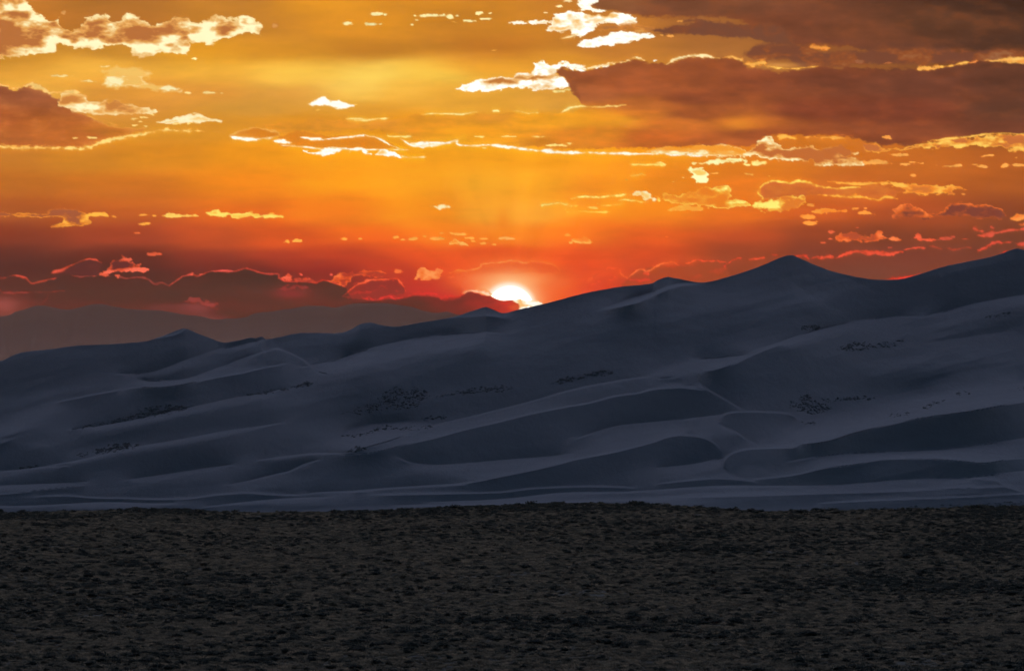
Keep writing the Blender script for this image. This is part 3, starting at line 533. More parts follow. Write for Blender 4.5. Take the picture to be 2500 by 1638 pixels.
# crest lines: points, brightness (gentleness of the slope) above: amp, reach; below: amp, reach
CREST = [
 ('D1 740,352 820,357 980,345 1100,305 1190,270 1350,215 1460,185 1600,160 1735,128', -.16, 26, .30, 14),
 ('D1 1570,178 1640,188 1700,207', .0, 10, .0, 10),
 ('D1 840,365 940,392 1040,397 1200,388 1400,320 1550,262 1700,209 1735,196', -.22, 16, .26, 18),
 ('D1 1700,215 1760,190 1810,190 1860,210 1960,262 2050,335 2130,350', .05, 10, .20, 5),
 ('D1 1700,215 1712,240 1760,265 1840,275 1900,286', -.0, 8, -.10, 24),
 ('D1 800,446 900,437 1050,438 1200,416 1400,372 1550,347 1700,312 1850,285', .24, 15, -.16, 30),
 ('D1 360,535 450,515 600,485 780,452', .05, 10, -.14, 36),
 ('D1 430,716 650,690 870,652 1100,600 1300,556 1500,512 1700,481 1900,436', -.05, 22, .28, 16),
 ('D1 300,945 480,916 600,890 750,852 900,821 1100,790 1300,752 1500,716 1700,690 1835,664', .04, 24, .26, 11),
 ('D1 -300,1000 0,982 150,970 300,950 440,944', -.12, 12, .26, 14),
 ('D1 800,1041 950,1020 1150,990 1350,960 1520,939', -.16, 36, .30, 14),
 ('D1 -300,1080 0,1075 200,1068 400,1060 575,1051', -.10, 12, .24, 14),
 ('D1 575,1051 620,1086 700,1087 900,1066 1000,1060', -.0, 8, .10, 14),
 ('D1 -100,1130 60,1121 250,1100 550,1066', .05, 8, -.14, 12),
 ('D1 1460,1071 1600,1046 1700,1021 1800,996 1870,980 1930,951 1985,928 2065,907', -.14, 24, .28, 20),
 ('D1 1740,940 1800,962 1870,976', .05, 6, .12, 5),
 ('D1 1650,912 1800,890 1900,878 2050,865 2200,866 D2 100,975 200,972', .06, 8, .22, 8),
 ('D1 220,1139 450,1136 600,1149 800,1151 950,1158 1200,1155 1400,1130 1600,1119 1750,1128 1950,1133', .20, 6, -.16, 14),
 ('D1 1950,1132 2100,1115 2380,1110 D2 150,1216 400,1195 790,1172 900,1172', -.14, 12, .18, 6),
 ('D1 1300,1212 1500,1190 1700,1170 1900,1156 2150,1148', -.12, 12, .22, 12),
 ('D1 -100,1208 200,1205 500,1190 700,1182 1000,1190 1150,1186', -.12, 12, .20, 12),
 ('D2 1140,66 1220,107 1345,160', .14, 3, .06, 3),
 ('D2 790,96 850,88 1000,80 1080,82 1200,110', .26, 20, -.08, 20),
 ('D2 1050,241 1130,215 1200,191 1340,158 1450,130 1560,92 1640,70 1740,50 1880,14 B2 2000,906 2120,853 2250,800 2370,776 B3 250,772', .035, 4, -.08, 50),
 ('D2 -200,420 0,385 150,330 400,265 600,225 800,199 1000,190 1150,201', -.14, 16, .26, 40),
 ('D2 130,961 300,916 450,871 600,816 700,786 900,741 1100,691 1300,641 1500,581 1640,546 1800,516 1950,490 2110,474', -.04, 16, .14, 18),
 ('D2 0,970 200,971 350,951 500,911 700,866 900,811 1100,766 1300,716 1500,676 1700,641 1850,601 2000,581 2130,550 2380,542 D3 160,790 290,812', .22, 22, -.20, 50),
 ('D2 440,990 520,1026 620,1043 740,1047 900,1036 1200,1011 1400,996 1600,972', -.14, 46, .28, 30),
 ('D2 790,1173 950,1151 1100,1121 1300,1080 1480,1040 1600,1006 1800,970 1950,936 2100,896 2200,861 2300,850 2380,855 D3 180,1056 280,1076 350,1120 372,1165', .28, 26, -.22, 46),
 ('D2 270,1236 700,1229 1100,1219 1300,1196 1500,1186 1700,1181 2000,1190', .20, 5, -.14, 14),
 ('D2 600,1290 1000,1276 1200,1262 1400,1236 1600,1225 1900,1222 2100,1210 2380,1190 D3 400,1345 800,1346 1100,1336 1400,1311 1700,1300 2063,1263 2300,1250', -.16, 16, .18, 16),
 ('D2 1600,880 1680,851 1850,801 2000,781 2380,746 D3 180,970 360,950 410,934 490,926', -.12, 30, .24, 36),
 ('D3 530,592 700,541 800,506 900,471 1050,436 1200,413 1350,399 1500,402', -.10, 50, .28, 42),
 ('D3 1490,404 1600,376 1750,336 1900,306 2063,279 2400,230', -.16, 60, .30, 34),
 ('D3 200,632 300,629 480,612 540,608', -.12, 6, .1, 10),
 ('D3 238,706 330,700 430,666 540,611 640,571 690,557 745,558', .16, 16, -.24, 80),
 ('D3 240,704 252,755 300,806 400,866 495,922', -.20, 60, .18, 6),
 ('D3 0,740 60,738 130,735', -.08, 6, .1, 8),
 ('D3 40,780 30,765 45,748 130,738', .0, 6, -.10, 10),
 ('D3 0,800 120,792 250,790 290,812', .1, 12, -.22, 50),
 ('D3 345,985 365,1000 400,1020 450,1042 520,1090 582,1118', -.14, 30, .20, 8),
 ('D3 360,970 400,938 500,926 620,930 720,935 770,950 800,976', .04, 10, -.24, 50),
 ('D3 580,1118 720,1118 850,1111 980,1091 1100,1051 1300,1001 1500,961 1700,936 1850,911 2063,871 2400,820', .28, 50, -.22, 60),
 ('D3 0,1246 200,1226 320,1201 400,1176', -.14, 24, .26, 30),
 ('D3 800,1126 620,1131 520,1136 440,1156 400,1181 380,1216 400,1256 450,1291 520,1306', -.24, 46, .16, 14),
 ('D3 520,1307 650,1296 800,1276 950,1241 1100,1226 1250,1196 1400,1190 1600,1195 1750,1209 1850,1216 2000,1190 2100,1185', .26, 24, -.20, 28),
 ('D3 720,1210 800,1200 1000,1166 1300,1150 1600,1136 1850,1110 2063,1081 2400,1040', -.12, 30, .22, 32),
 ('D3 0,1332 300,1301 450,1306 560,1318', .05, 8, -.2, 14),
 ('D3 1750,1300 1900,1310 1960,1345 2063,1375', .14, 6, -.16, 16),
 ('D3 1280,592 1400,562 1600,530 1800,505 2063,465', .02, 10, .12, 18),
 ('D3 740,180 850,262 950,322 1060,372', .02, 16, .09, 24),
 ('D3 1020,152 1100,190 1220,250 1300,262', -.02, 20, .07, 16),
 ('D3 0,1405 400,1400 900,1385 1400,1370 2063,1340', .12, 8, -.14, 12),
 ('D3 900,1440 1300,1420 1700,1405 2063,1385 2300,1370', .10, 6, -.10, 9), ('D2 400,1310 900,1300 1300,1290 1800,1275 2200,1262', .10, 6, -.10, 9),
 ('D1 1000,122 1090,104 1140,92 1190,62', .16, 8, -.04, 10),
 ('D1 1225,72 1330,130 1400,165 1455,184', .05, 3, -.02, 6),
 ('D1 0,610 150,560 330,490 500,450 700,430', .05, 30, .0, 20),
]
AREA = [  # soft patches: points, amount, softness
 ('D1 -300,690 0,660 200,592 350,538 370,600 200,672 60,740 -300,800', .24, 14), ('D1 -200,780 0,775 80,765 30,795 -200,830', .25, 6),
 ('D1 100,790 200,780 320,800 300,835 180,825', .12, 12), ('D1 300,930 550,860 900,800 930,815 700,860 400,935', .12, 14),
 ('D1 -300,700 -100,830 80,790 240,900 120,955 -300,985', -.14, 22), ('D1 0,560 300,470 700,380 740,420 400,500 0,620', .07, 30),
 ('D1 380,930 900,860 1500,860 1650,905 1400,950 900,1010 450,1040 200,1010', -.10, 26), ('D1 1950,260 2100,230 2380,190 2380,340 2120,335', .14, 20),
 ('D2 58,955 75,880 130,822 250,782 420,766 620,770 680,792 600,815 450,870 300,915 130,950', .32, 6),
 ('D2 1740,50 1850,10 1960,-34 2090,-68 2250,-124 2380,-128 2380,-120 2230,-98 2100,-44 1980,5 1850,35', .42, 3),
 ('D3 0,685 230,629 480,612 540,610 420,668 250,704 130,735 0,738', .24, 8),
 ('D3 830,1000 1200,920 1500,850 1800,798 2063,756 2400,700 2400,800 2063,850 1850,900 1500,950 1100,1040 980,1085 850,1105 790,1060', .20, 14),
 ('D3 1100,620 1500,600 2063,560 2063,640 1500,680 1100,680', .06, 40), ('D3 0,1380 600,1350 1200,1340 2063,1290 2400,1270 2400,1500 0,1500', .08, 20),
 ('D3 640,640 820,600 860,780 900,860 760,840 650,760', -.06, 20), ('D3 860,640 880,640 905,820 870,830', .10, 8),
 ('D1 -300,1160 600,1160 1000,1180 2380,1190 2380,1300 -300,1300', .02, 20), ('D2 0,1250 1000,1270 1500,1240 2380,1240 2380,1350 0,1350', .05, 14),
 ('D3 500,250 800,200 1000,330 1000,420 700,470 200,330', .07, 50), ('D3 1100,180 1700,140 2063,60 2063,250 1600,340 1150,360', -.10, 40),
 ('D2 1700,600 2380,560 2380,720 1500,830 1100,960 900,960', -.04, 50), ('D1 500,1185 700,1180 1000,1188 1150,1165 1150,1215 500,1220', .12, 8),
]

def bright_field(X, Y):
    cut = np.zeros(X.size)
    B = 0.30 + 0.05 * fbm(X / 260, Y / 70, 4, 101) + 0.02 * fbm(X / 60, Y / 22, 3, 103)
    v = Y + .24 * X                                               # long low ridges all run up to the right
    B = B + .055 * fbm(X / 260, v / 14, 4, 107) * sstep(1230, 1150, Y) + .07 * fbm(X / 380, v / 44, 3, 109) * sstep(1230, 1150, Y)
    B = B + .02 * sstep(1120, 1240, Y) + .10 * fbm(X / 260, (Y + .03 * X) / 9, 3, 111) * sstep(1150, 1220, Y)
    xf, yf = X.ravel(), Y.ravel(); out = B.ravel().copy()
    for s, am, sf in AREA:
        p = catmull(P(s) + [P(s)[0]], 3)[:-1]
        m = (xf > p[:, 0].min() - 2 * sf) & (xf < p[:, 0].max() + 2 * sf) & (yf > p[:, 1].min() - 2 * sf) & (yf < p[:, 1].max() + 2 * sf)
        m = np.nonzero(m)[0]
        if len(m): out[m] += am * sstep(-sf, sf, poly_sdf(xf[m], yf[m], p))
    for s, aa, wa, ab, wb in CREST:
        p = catmull(P(s), 3); R = 2.4 * max(wa, wb) + 6
        m = (xf > p[:, 0].min() - R) & (xf < p[:, 0].max() + R) & (yf > p[:, 1].min() - R) & (yf < p[:, 1].max() + R)
        m = np.nonzero(m)[0]
        if not len(m): continue
        d, t, sg, L = line_sd(xf[m], yf[m], p)
        tp = sstep(0, .14, t) * sstep(0, .14, 1 - t)
        up = aa * np.exp(-(d / wa) ** 1.5); dn = ab * np.exp(-(d / wb) ** 1.5)
        out[m] += tp * (dn + (up - dn) * sstep(.6, -.6, sg * d))
        if abs(aa - ab) > .12: cut[m] = np.maximum(cut[m], np.exp(-(d / 1.5) ** 4) * sstep(0, .05, t) * sstep(0, .05, 1 - t))
    return out.reshape(X.shape), cut.reshape(X.shape)

def outside(a, b, far, n, growing=1.22, step=3.0):
    """columns beyond the frame, spaced ever wider"""
    out = []; x = b; st = step
    for _ in range(n):
        st *= growing; x += st * far
        out.append(x)
    return out

cols = np.array(sorted(outside(0, -30, -1, 26, 1.16) + list(np.arange(-30, 2531, 2.3)) + outside(0, 2531, 1, 26, 1.16)))
NR = 430
DUNE_D0, Y_BASE = 2900.0, 1292.0
ytop = np.interp(cols, SKYLINE[:, 0], SKYLINE[:, 1]) + .35 * fbm(cols / 12, cols * 0, 3, 3)
tt = np.linspace(0, 1, NR)[:, None]
kk = np.hanning(241); kk /= kk.sum()
ysm = np.convolve(np.pad(ytop, 120, 'edge'), kk, 'valid')            # low rows follow a smoothed skyline, the top ones the real one
YY = Y_BASE + (ysm[None, :] - Y_BASE) * tt + (ytop - ysm)[None, :] * tt ** 6; XX = np.broadcast_to(cols[None, :], YY.shape)
BF, CUT = bright_field(XX, YY)
A_, T_ = ray(XX, YY)
slope = 0.02 + 0.64 / (1 + np.exp((BF - .335) / .10))          # rise of the sand seen along the line of sight
dT = np.diff(T_, axis=0)
lg = dT / np.maximum(.5 * (slope[1:] + slope[:-1]) - .5 * (T_[1:] + T_[:-1]), .03)   # wanted growth of log-distance per row
def integrate(G, cut, eps, n_it, hold, x0=None):
    """least-squares depth: row steps follow G, columns agree with their neighbours, and along the crest lines (cut -> 1)
    the depth may jump, because a near crest hides the hollow behind it.  Conjugate gradients, mirrored-FFT preconditioner."""
    r, c = G.shape[0] + 1, G.shape[1]
    wv = np.where(hold, 6.0, 1 - .975 * np.maximum(cut[1:], cut[:-1])); wx = eps * (1 - .995 * np.maximum(cut[:, 1:], cut[:, :-1]))
    def op(L):
        a_ = wv * (L[1:] - L[:-1]); b_ = wx * (L[:, 1:] - L[:, :-1]); o = np.zeros_like(L)
        o[1:] += a_; o[:-1] -= a_; o[:, 1:] += b_; o[:, :-1] -= b_
        return o
    ky = 2 - 2 * np.cos(2 * np.pi * np.fft.fftfreq(2 * r))[:, None]; kx = 2 - 2 * np.cos(2 * np.pi * np.fft.rfftfreq(2 * c))[None, :]
    den = ky + eps * kx; den[0, 0] = 1e12
    def pre(v):
        E = np.concatenate([v, v[::-1]], 0); E = np.concatenate([E, E[:, ::-1]], 1)
        return np.fft.irfft2(np.fft.rfft2(E) / den, s=E.shape)[:r, :c]
    rhs = np.zeros((r, c)); g = wv * G; rhs[1:] += g; rhs[:-1] -= g
    x = pre(rhs) if x0 is None else x0; res = rhs - op(x); z = pre(res); p = z; rz = (res * z).sum()
    for _ in range(n_it):
        ap = op(p); al = rz / (p * ap).sum(); x = x + al * p; res = res - al * ap
        z = pre(res); rz2 = (res * z).sum(); p = z + rz2 / rz * p; rz = rz2
    return x
lg = lg + .0017 * np.maximum(CUT[1:], CUT[:-1])
lo = dT / 1.2; G_, hold, L_ = lg, np.zeros(lg.shape, bool), None
for k in range(9):                                                # where the near crest would stand behind the far one, hold them together
    L_ = integrate(G_, CUT, .8, 26 if k == 0 else 9, hold, L_)
    bad = np.diff(L_, axis=0) < lo
    hold = hold | bad; G_ = np.where(hold, lo * 1.6, lg)
inc = np.diff(L_, axis=0); print('steps folded', (inc < lo * .7).mean())
DD = DUNE_D0 * np.exp(L_ - L_[0].mean())
co = np.stack([A_ * DD, DD, CAM_Z + T_ * DD], -1)
# lee side, falling away behind the crest
back = []
for k, (dd, dz) in enumerate(((3, .1), (15, 2.2), (60, 16), (200, 62), (420, 115), (700, 190))):
    b_ = co[-1].copy(); b_[:, 1] += dd; b_[:, 0] *= b_[:, 1] / (b_[:, 1] - dd); b_[:, 2] = np.maximum(b_[:, 2] - dz, -64 - k); back.append(b_)
front = []
for dd, z in ((-60, -64), (-10, -62.4)):
    f_ = co[0].copy(); f_[:, 0] *= (f_[:, 1] + dd) / f_[:, 1]; f_[:, 1] += dd; f_[:, 2] = z; front.append(f_)
DUNE_CO = np.concatenate([np.stack(front), co, np.stack(back)], 0)
dunes = grid_mesh('sand_dunes', DUNE_CO, sand.m)
tag(dunes, 'high blue-grey sand dunes with sharp crests under the setting sun', 'dunes', kind='structure')

def on_dune(X, Y):
    """3-D point of the dune surface at a photo pixel"""
    j = int(np.clip(np.searchsorted(cols, X), 1, len(cols) - 1))
    col = YY[:, j]; k = np.interp(-Y, -col, np.arange(NR)); i = int(min(k, NR - 2)); f = k - i
    return co[i, j] * (1 - f) + co[i + 1, j] * f

# ---------------------------------------------------------------- far mountains
rock = Mat('mountain_rock', .95, .05)
vr = rock.coords()
rc = rock.ramp(rock.noise(.0006, vr, 8), [(.3, (.13, .052, .030)), (.7, (.19, .078, .042))])       # darker upper slopes, thin end of a painted haze gradient
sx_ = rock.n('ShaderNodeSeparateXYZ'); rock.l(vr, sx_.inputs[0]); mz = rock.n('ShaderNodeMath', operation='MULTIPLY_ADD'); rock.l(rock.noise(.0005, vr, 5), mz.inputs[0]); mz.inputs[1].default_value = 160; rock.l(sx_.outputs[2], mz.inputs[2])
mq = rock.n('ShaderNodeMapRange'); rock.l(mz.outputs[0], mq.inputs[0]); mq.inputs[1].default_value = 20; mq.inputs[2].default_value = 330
rock.l(rock.mix(mq.outputs[0], (.33, .145, .085), rc), rock.b.inputs['Base Color'])                # paler foot: thicker low haze painted into the rock colour
rock.bump(rock.noise(.0012, vr, 8), .25, 60)
def ridge(name, prof, D, depth, label, seed, relief, xs):
    prof = catmull(prof, 5)
    y = np.interp(xs, prof[:, 0], prof[:, 1]); a, t = ray(xs, y + 1.0 * fbm(xs / 30, xs * 0, 5, seed, .6))
    H = CAM_Z + t * D
    rows = []
    for k in np.linspace(0, 1, 40):                      # front slope, from the foot up to the crest and down again
        d = D - depth * (1 - k)
        h = -66 + (H + 66) * (k ** 2.3) * (1 - .0 * k)
        g = relief * np.sin(math.pi * k) * fbm(xs / 46 + .25 * fbm(xs / 90, xs * 0 + k * 2, 2, seed + 2), xs * 0 + k * 1.3, 5, seed + 5)
        rows.append(np.stack([a * d, np.full_like(a, d), h + g], -1))
    for k in (.15, .4, .7, 1.0):
        d = D + depth * k; rows.append(np.stack([a * d, np.full_like(a, d), -66 + (H + 66) * (1 - k) ** 1.2], -1))
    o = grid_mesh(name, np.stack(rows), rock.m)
    return tag(o, label, 'mountains', kind='structure')
xs = np.arange(-2600, 5200, 9.0)
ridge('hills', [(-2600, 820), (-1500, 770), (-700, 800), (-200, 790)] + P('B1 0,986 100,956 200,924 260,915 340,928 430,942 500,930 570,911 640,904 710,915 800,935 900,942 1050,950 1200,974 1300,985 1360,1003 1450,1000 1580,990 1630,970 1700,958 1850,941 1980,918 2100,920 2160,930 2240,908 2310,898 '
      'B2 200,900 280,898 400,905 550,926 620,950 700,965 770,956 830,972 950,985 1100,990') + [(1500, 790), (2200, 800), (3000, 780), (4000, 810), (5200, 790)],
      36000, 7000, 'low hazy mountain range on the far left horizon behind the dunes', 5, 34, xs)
# ---------------------------------------------------------------- the sagebrush plain: one sheet out to the horizon
BROW = np.array([(-900, 1256), (0, 1253), (90, 1251), (180, 1248), (300, 1246), (420, 1243), (520, 1249), (620, 1252), (760, 1250), (900, 1249), (1000, 1243), (1100, 1240), (1200, 1236), (1320, 1231), (1450, 1230), (1600, 1233), (1700, 1238), (1780, 1246), (1900, 1249), (2050, 1247), (2200, 1244), (2350, 1240), (2500, 1236), (3400, 1236)])
def ground_z(x, d):
    X = CX + F_PX * x / np.maximum(d, 200)
    Yb = np.interp(X, BROW[:, 0], BROW[:, 1]) + 1.5
    zb = CAM_Z - (Yb - Y_HOR) / F_PX * 1000.0
    z = zb * sstep(700, 1000, d)
    z = z + (.35 * fbm(x / 34, d / 60, 3, 201) + .10 * fbm(x / 9, d / 16, 3, 203)) * sstep(1000, 930, d)
    z = z + np.where(d < 430, (430 - d) * .058, 0) - np.where(d < 0, -d * .06, 0)
    z = np.where(d > 1000, zb + (-63 - zb) * np.clip((d - 1000) / 1850, 0, 1) ** 1.03 - 1.2 * sstep(1000, 1030, d), z)
    return np.where(d > 2850, -63.0, z)

PALE = [P_ for P_ in ((1941, 1383, 2168, 1371, 5), (1935, 1384, 2060, 1380, 4), (1118, 1271, 1236, 1276, 3.5), (1500, 1262, 1790, 1258, 4), (560, 1262, 700, 1259, 5), (1140, 1402, 1330, 1400, 4), (1330, 1443, 1500, 1452, 9), (2180, 1620, 2400, 1618, 8), (0, 1500, 350, 1503, 2.5), (0, 1564, 160, 1565, 2.5), (1850, 1346, 1990, 1350, 3))]
DARKS = [(420, 1250, 110, 7), (1300, 1240, 260, 8), (60, 1262, 120, 6), (700, 1268, 160, 6), (2450, 1255, 120, 16), (1900, 1265, 90, 5), (2190, 1425, 130, 10), (1000, 1250, 160, 10), (1500, 1240, 200, 9), (2300, 1440, 240, 12), (300, 1380, 60, 8), (160, 1284, 80, 5), (1700, 1345, 160, 7), (560, 1475, 200, 10), (2380, 1330, 120, 30), (1450, 1520, 300, 8)]
def pale_field(X, Y):
    v = np.zeros(np.shape(X))
    for x0, y0, x1, y1, w in PALE:
        d, t, sg, L = line_sd(np.asarray(X, float) + 6 * fbm(X / 30, Y / 8, 2, 7), np.asarray(Y, float) + 2 * fbm(X / 40, Y / 10, 2, 8), [(x0, y0), (x1, y1)])
        v = np.maximum(v, np.exp(-(d / w) ** 2))
    return v
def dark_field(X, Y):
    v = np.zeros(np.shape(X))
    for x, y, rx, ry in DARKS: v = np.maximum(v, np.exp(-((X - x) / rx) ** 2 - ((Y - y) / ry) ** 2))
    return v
def proj(x, d, z):
    """photo pixel of a point"""
    t = (z - CAM_Z) / d; c, s = math.cos(PITCH), math.sin(PITCH)
    v = (t * c - s) / (c + t * s)
    return CX + F_PX * (x / d) * (c - v * s), CY - F_PX * v

dr = np.concatenate([np.linspace(-400, 380, 40), np.arange(390, 1030, 1.6), np.linspace(1034, 1300, 40), np.linspace(1320, 2850, 60), np.geomspace(2950, 76000, 30)])
ac = np.concatenate([-np.geomspace(1.3, .105, 24), np.linspace(-.1, .1, 420), np.geomspace(.105, 1.3, 24)])
Dg, Ag = np.meshgrid(dr, ac, indexing='ij')
Xg = Ag * np.maximum(Dg + 0.0, 260)
gz = ground_z(Xg, np.maximum(Dg, 1)) + np.where(Dg < 0, .0, 0)
gco = np.stack([Xg, Dg, gz], -1)
soil = Mat('plain_soil', .95, .05)
vs = soil.coords()
c = soil.ramp(soil.noise(.03, soil.coords((1, .45, 1)), 4), [(.3, (.085, .068, .046)), (.5, (.12, .095, .062)), (.7, (.16, .125, .08))])
c = soil.mix(soil.ramp(soil.noise(1.1, vs, 4, .7), [(.42, (0, 0, 0)), (.6, (1, 1, 1))]), c, (.20, .165, .11))
at = soil.n('ShaderNodeAttribute', attribute_name='bare')
c = soil.mix(at.outputs['Fac'], c, (.38, .31, .23))
soil.l(c, soil.b.inputs['Base Color']); soil.bump(soil.noise(2.2, vs, 5, .7), .8, .25)
ground = grid_mesh('ground', gco, soil.m)
tag(ground, 'dim sagebrush plain sloping gently up to a low brow before the dunes', 'ground', kind='structure')
px, py = proj(Xg, np.maximum(Dg, 50), gz)
fattr(ground, 'bare', pale_field(px, py) * .25)

# ---------------------------------------------------------------- plants
def leaf_mat(name, stops, key='rand'):
    m = Mat(name, .85, .1)
    oi = m.n('ShaderNodeObjectInfo')
    c = m.ramp(oi.outputs['Random'], stops)
    n = m.noise(9.0, m.coords(), 3)
    c = m.mix(m.ramp(n, [(.35, (.0, .0, .0)), (.65, (1, 1, 1))]), c, m.mix(.5, c, (.16, .155, .12)))
    m.l(c, m.b.inputs['Base Color'])
    tr = m.n('ShaderNodeBsdfTranslucent'); mx = m.n('ShaderNodeMixShader'); mx.inputs[0].default_value = .5   # thin leaves let the low sky through
    m.l(m.mix(1.0, c, (1.5, 1.5, 1.4), 'MULTIPLY'), tr.inputs[0]); m.l(m.b.outputs[0], mx.inputs[1]); m.l(tr.outputs[0], mx.inputs[2])
    m.l(mx.outputs[0], m.t.nodes['Material Output'].inputs['Surface']); return m.m
SAGE = leaf_mat('sage_leaves', [(0, (.070, .057, .040)), (.35, (.12, .097, .068)), (.7, (.18, .145, .105)), (1, (.10, .07, .04))])
STRAW = leaf_mat('straw_blades', [(0, (.095, .072, .048)), (.3, (.16, .118, .075)), (.6, (.265, .19, .12)), (.85, (.42, .29, .175)), (1, (.17, .145, .10))])
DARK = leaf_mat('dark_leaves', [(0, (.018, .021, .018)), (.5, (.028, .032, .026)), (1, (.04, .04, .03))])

def bush(rng, n, r, h, leaf, spread=1.0):
    """a rounded shrub of many small leaf clumps round a few stems"""
    co_, tr = [], []
    nl = 5; lobes = rng.normal(0, .24, (nl, 3)) * [r, r, 0] + [0, 0, h * .5]
    lobes[:, 2] = h * rng.uniform(.35, .62, nl); lr = rng.uniform(.62, .92, nl)
    for i in range(n):
        L = rng.integers(nl)
        v = rng.normal(0, 1, 3); v /= np.linalg.norm(v) + 1e-6
        p = lobes[L] + v * [r * lr[L], r * lr[L], h * .5 * lr[L]] * rng.uniform(.6, 1.05)
        p[2] = max(p[2], .03)
        u = rng.normal(0, 1, 3); u /= np.linalg.norm(u); w = np.cross(u, rng.normal(0, 1, 3)); w /= np.linalg.norm(w) + 1e-6
        s = leaf * rng.uniform(.6, 1.4); b = len(co_)
        co_ += [p - u * s, p + u * s, p + w * s * .8 + v * s * .5]; tr.append((b, b + 1, b + 2))
    for i in range(nl):                                      # dense inner twigs of each lobe
        b = len(co_); q = lobes[i]; rr = np.array([r, r, h * .5]) * lr[i] * .8
        for dx, dy, dz in ((1, 0, 0), (0, 1, 0), (-1, 0, 0), (0, -1, 0), (0, 0, 1), (0, 0, -1)):
            v = q + rr * np.array([dx, dy, dz]) * rng.uniform(.8, 1.1); v[2] = max(v[2], .02); co_.append(v)
        for k in range(4): tr += [(b + k, b + (k + 1) % 4, b + 4), (b + (k + 1) % 4, b + k, b + 5)]
    for i in range(4):
        a = rng.uniform(0, 6.28); b = len(co_); e = lobes[i % nl]
        co_ += [(-.02, 0, 0), (.02, 0, 0), tuple(e)]; tr.append((b, b + 1, b + 2))
    return np.array(co_), np.array(tr)

def tuft(rng, n, r, h):
    co_, tr = [], []
    for i in range(n):
        a = rng.uniform(0, 6.28); q = rng.uniform(0, 1) ** .5 * r * .5; lean = rng.uniform(.1, .9) * r
        bx, by = q * math.cos(a), q * math.sin(a); w = .05
        t = rng.uniform(0, 6.28)
        tx, ty = bx + lean * math.cos(a + rng.normal(0, .4)), by + lean * math.sin(a + rng.normal(0, .4))
        b = len(co_)
        co_ += [(bx - w * math.cos(t), by - w * math.sin(t), 0), (bx + w * math.cos(t), by + w * math.sin(t), 0), (tx, ty, h * rng.uniform(.5, 1))]
        tr.append((b, b + 1, b + 2))
    return np.array(co_), np.array(tr)

rg = np.random.default_rng(5)
variants = bpy.data.collections.new('plant_variants')       # sources for the ground cover, not linked to the scene themselves
for k in range(4):
    variants.objects.link(tri_mesh('a%d_sagebrush' % k, *bush(rg, 90, .42, .5, .085), SAGE, link=False))
for k in range(3):
    variants.objects.link(tri_mesh('b%d_grass_tuft' % k, *tuft(rg, 80, .45, .42), STRAW, link=False))
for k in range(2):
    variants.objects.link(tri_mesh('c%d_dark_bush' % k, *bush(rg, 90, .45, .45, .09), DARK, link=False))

def scatter(name, pts, idx, scl, rot, label, cat):
    me = bpy.data.meshes.new(name); me.vertices.add(len(pts)); me.vertices.foreach_set('co', pts.astype(np.float32).ravel()); me.update()
    ob = bpy.data.objects.new(name, me); COL.objects.link(ob)
    for nm, v, kd in (('pick', idx, 'INT'), ('size', scl, 'FLOAT_VECTOR'), ('turn', rot, 'FLOAT_VECTOR')):
        a = me.attributes.new(nm, kd, 'POINT'); a.data.foreach_set('value' if kd == 'INT' else 'vector', np.ascontiguousarray(v, dtype=np.int32 if kd == 'INT' else np.float32).ravel())
    g = bpy.data.node_groups.new(name, 'GeometryNodeTree')
    g.interface.new_socket('Geometry', in_out='INPUT', socket_type='NodeSocketGeometry')
    g.interface.new_socket('Geometry', in_out='OUTPUT', socket_type='NodeSocketGeometry')
    N = g.nodes.new; i_, o_ = N('NodeGroupInput'), N('NodeGroupOutput')
    ip = N('GeometryNodeInstanceOnPoints'); ci = N('GeometryNodeCollectionInfo')
    ci.inputs['Collection'].default_value = variants; ci.inputs['Separate Children'].default_value = True; ci.inputs['Reset Children'].default_value = True
    ip.inputs['Pick Instance'].default_value = True
    def at(nm, dt):
        n = N('GeometryNodeInputNamedAttribute'); n.data_type = dt; n.inputs['Name'].default_value = nm; return n.outputs['Attribute']
    g.links.new(i_.outputs[0], ip.inputs['Points']); g.links.new(ci.outputs[0], ip.inputs['Instance'])
    g.links.new(at('pick', 'INT'), ip.inputs['Instance Index']); g.links.new(at('size', 'FLOAT_VECTOR'), ip.inputs['Scale'])
    e2r = N('FunctionNodeEulerToRotation'); g.links.new(at('turn', 'FLOAT_VECTOR'), e2r.inputs[0]); g.links.new(e2r.outputs[0], ip.inputs['Rotation'])
    g.links.new(ip.outputs[0], o_.inputs[0])
    m = ob.modifiers.new('scatter', 'NODES'); m.node_group = g
    return tag(ob, label, cat, kind='stuff')

N_COVER = 290000
dd = np.sqrt(rg.uniform(455 ** 2, 1012 ** 2, N_COVER)); aa = rg.uniform(-.19, .19, N_COVER); xx = aa * dd
zz = ground_z(xx, dd); ppx, ppy = proj(xx, dd, zz)
dens = fbm(xx / 26, dd / 60, 3, 301); kind_n = fbm(xx / 40 + 9, dd / 70, 3, 305); clump = fbm(xx / 5.0, dd / 9.0, 3, 311)
pf = pale_field(ppx, ppy); df = dark_field(ppx, ppy)
nb = 1700                                                       # taller bushes standing along the brow, bunched here and gapped there
xb = rg.uniform(-.19, .19, nb) * 1000; db = rg.uniform(984, 1006, nb); ok = fbm(xb / 6, xb * 0, 3, 331) > rg.uniform(-.3, .5, nb)
xx = np.concatenate([xx, xb[ok]]); dd = np.concatenate([dd, db[ok]]); zz = ground_z(xx, dd); ppx, ppy = proj(xx, dd, zz)
kind_n = fbm(xx / 40 + 9, dd / 70, 3, 305); clump = fbm(xx / 5.0, dd / 9.0, 3, 311); dens = fbm(xx / 26, dd / 60, 3, 301)
pf = pale_field(ppx, ppy); df = dark_field(ppx, ppy); N_COVER = len(xx); brow = np.arange(N_COVER) >= N_COVER - ok.sum()
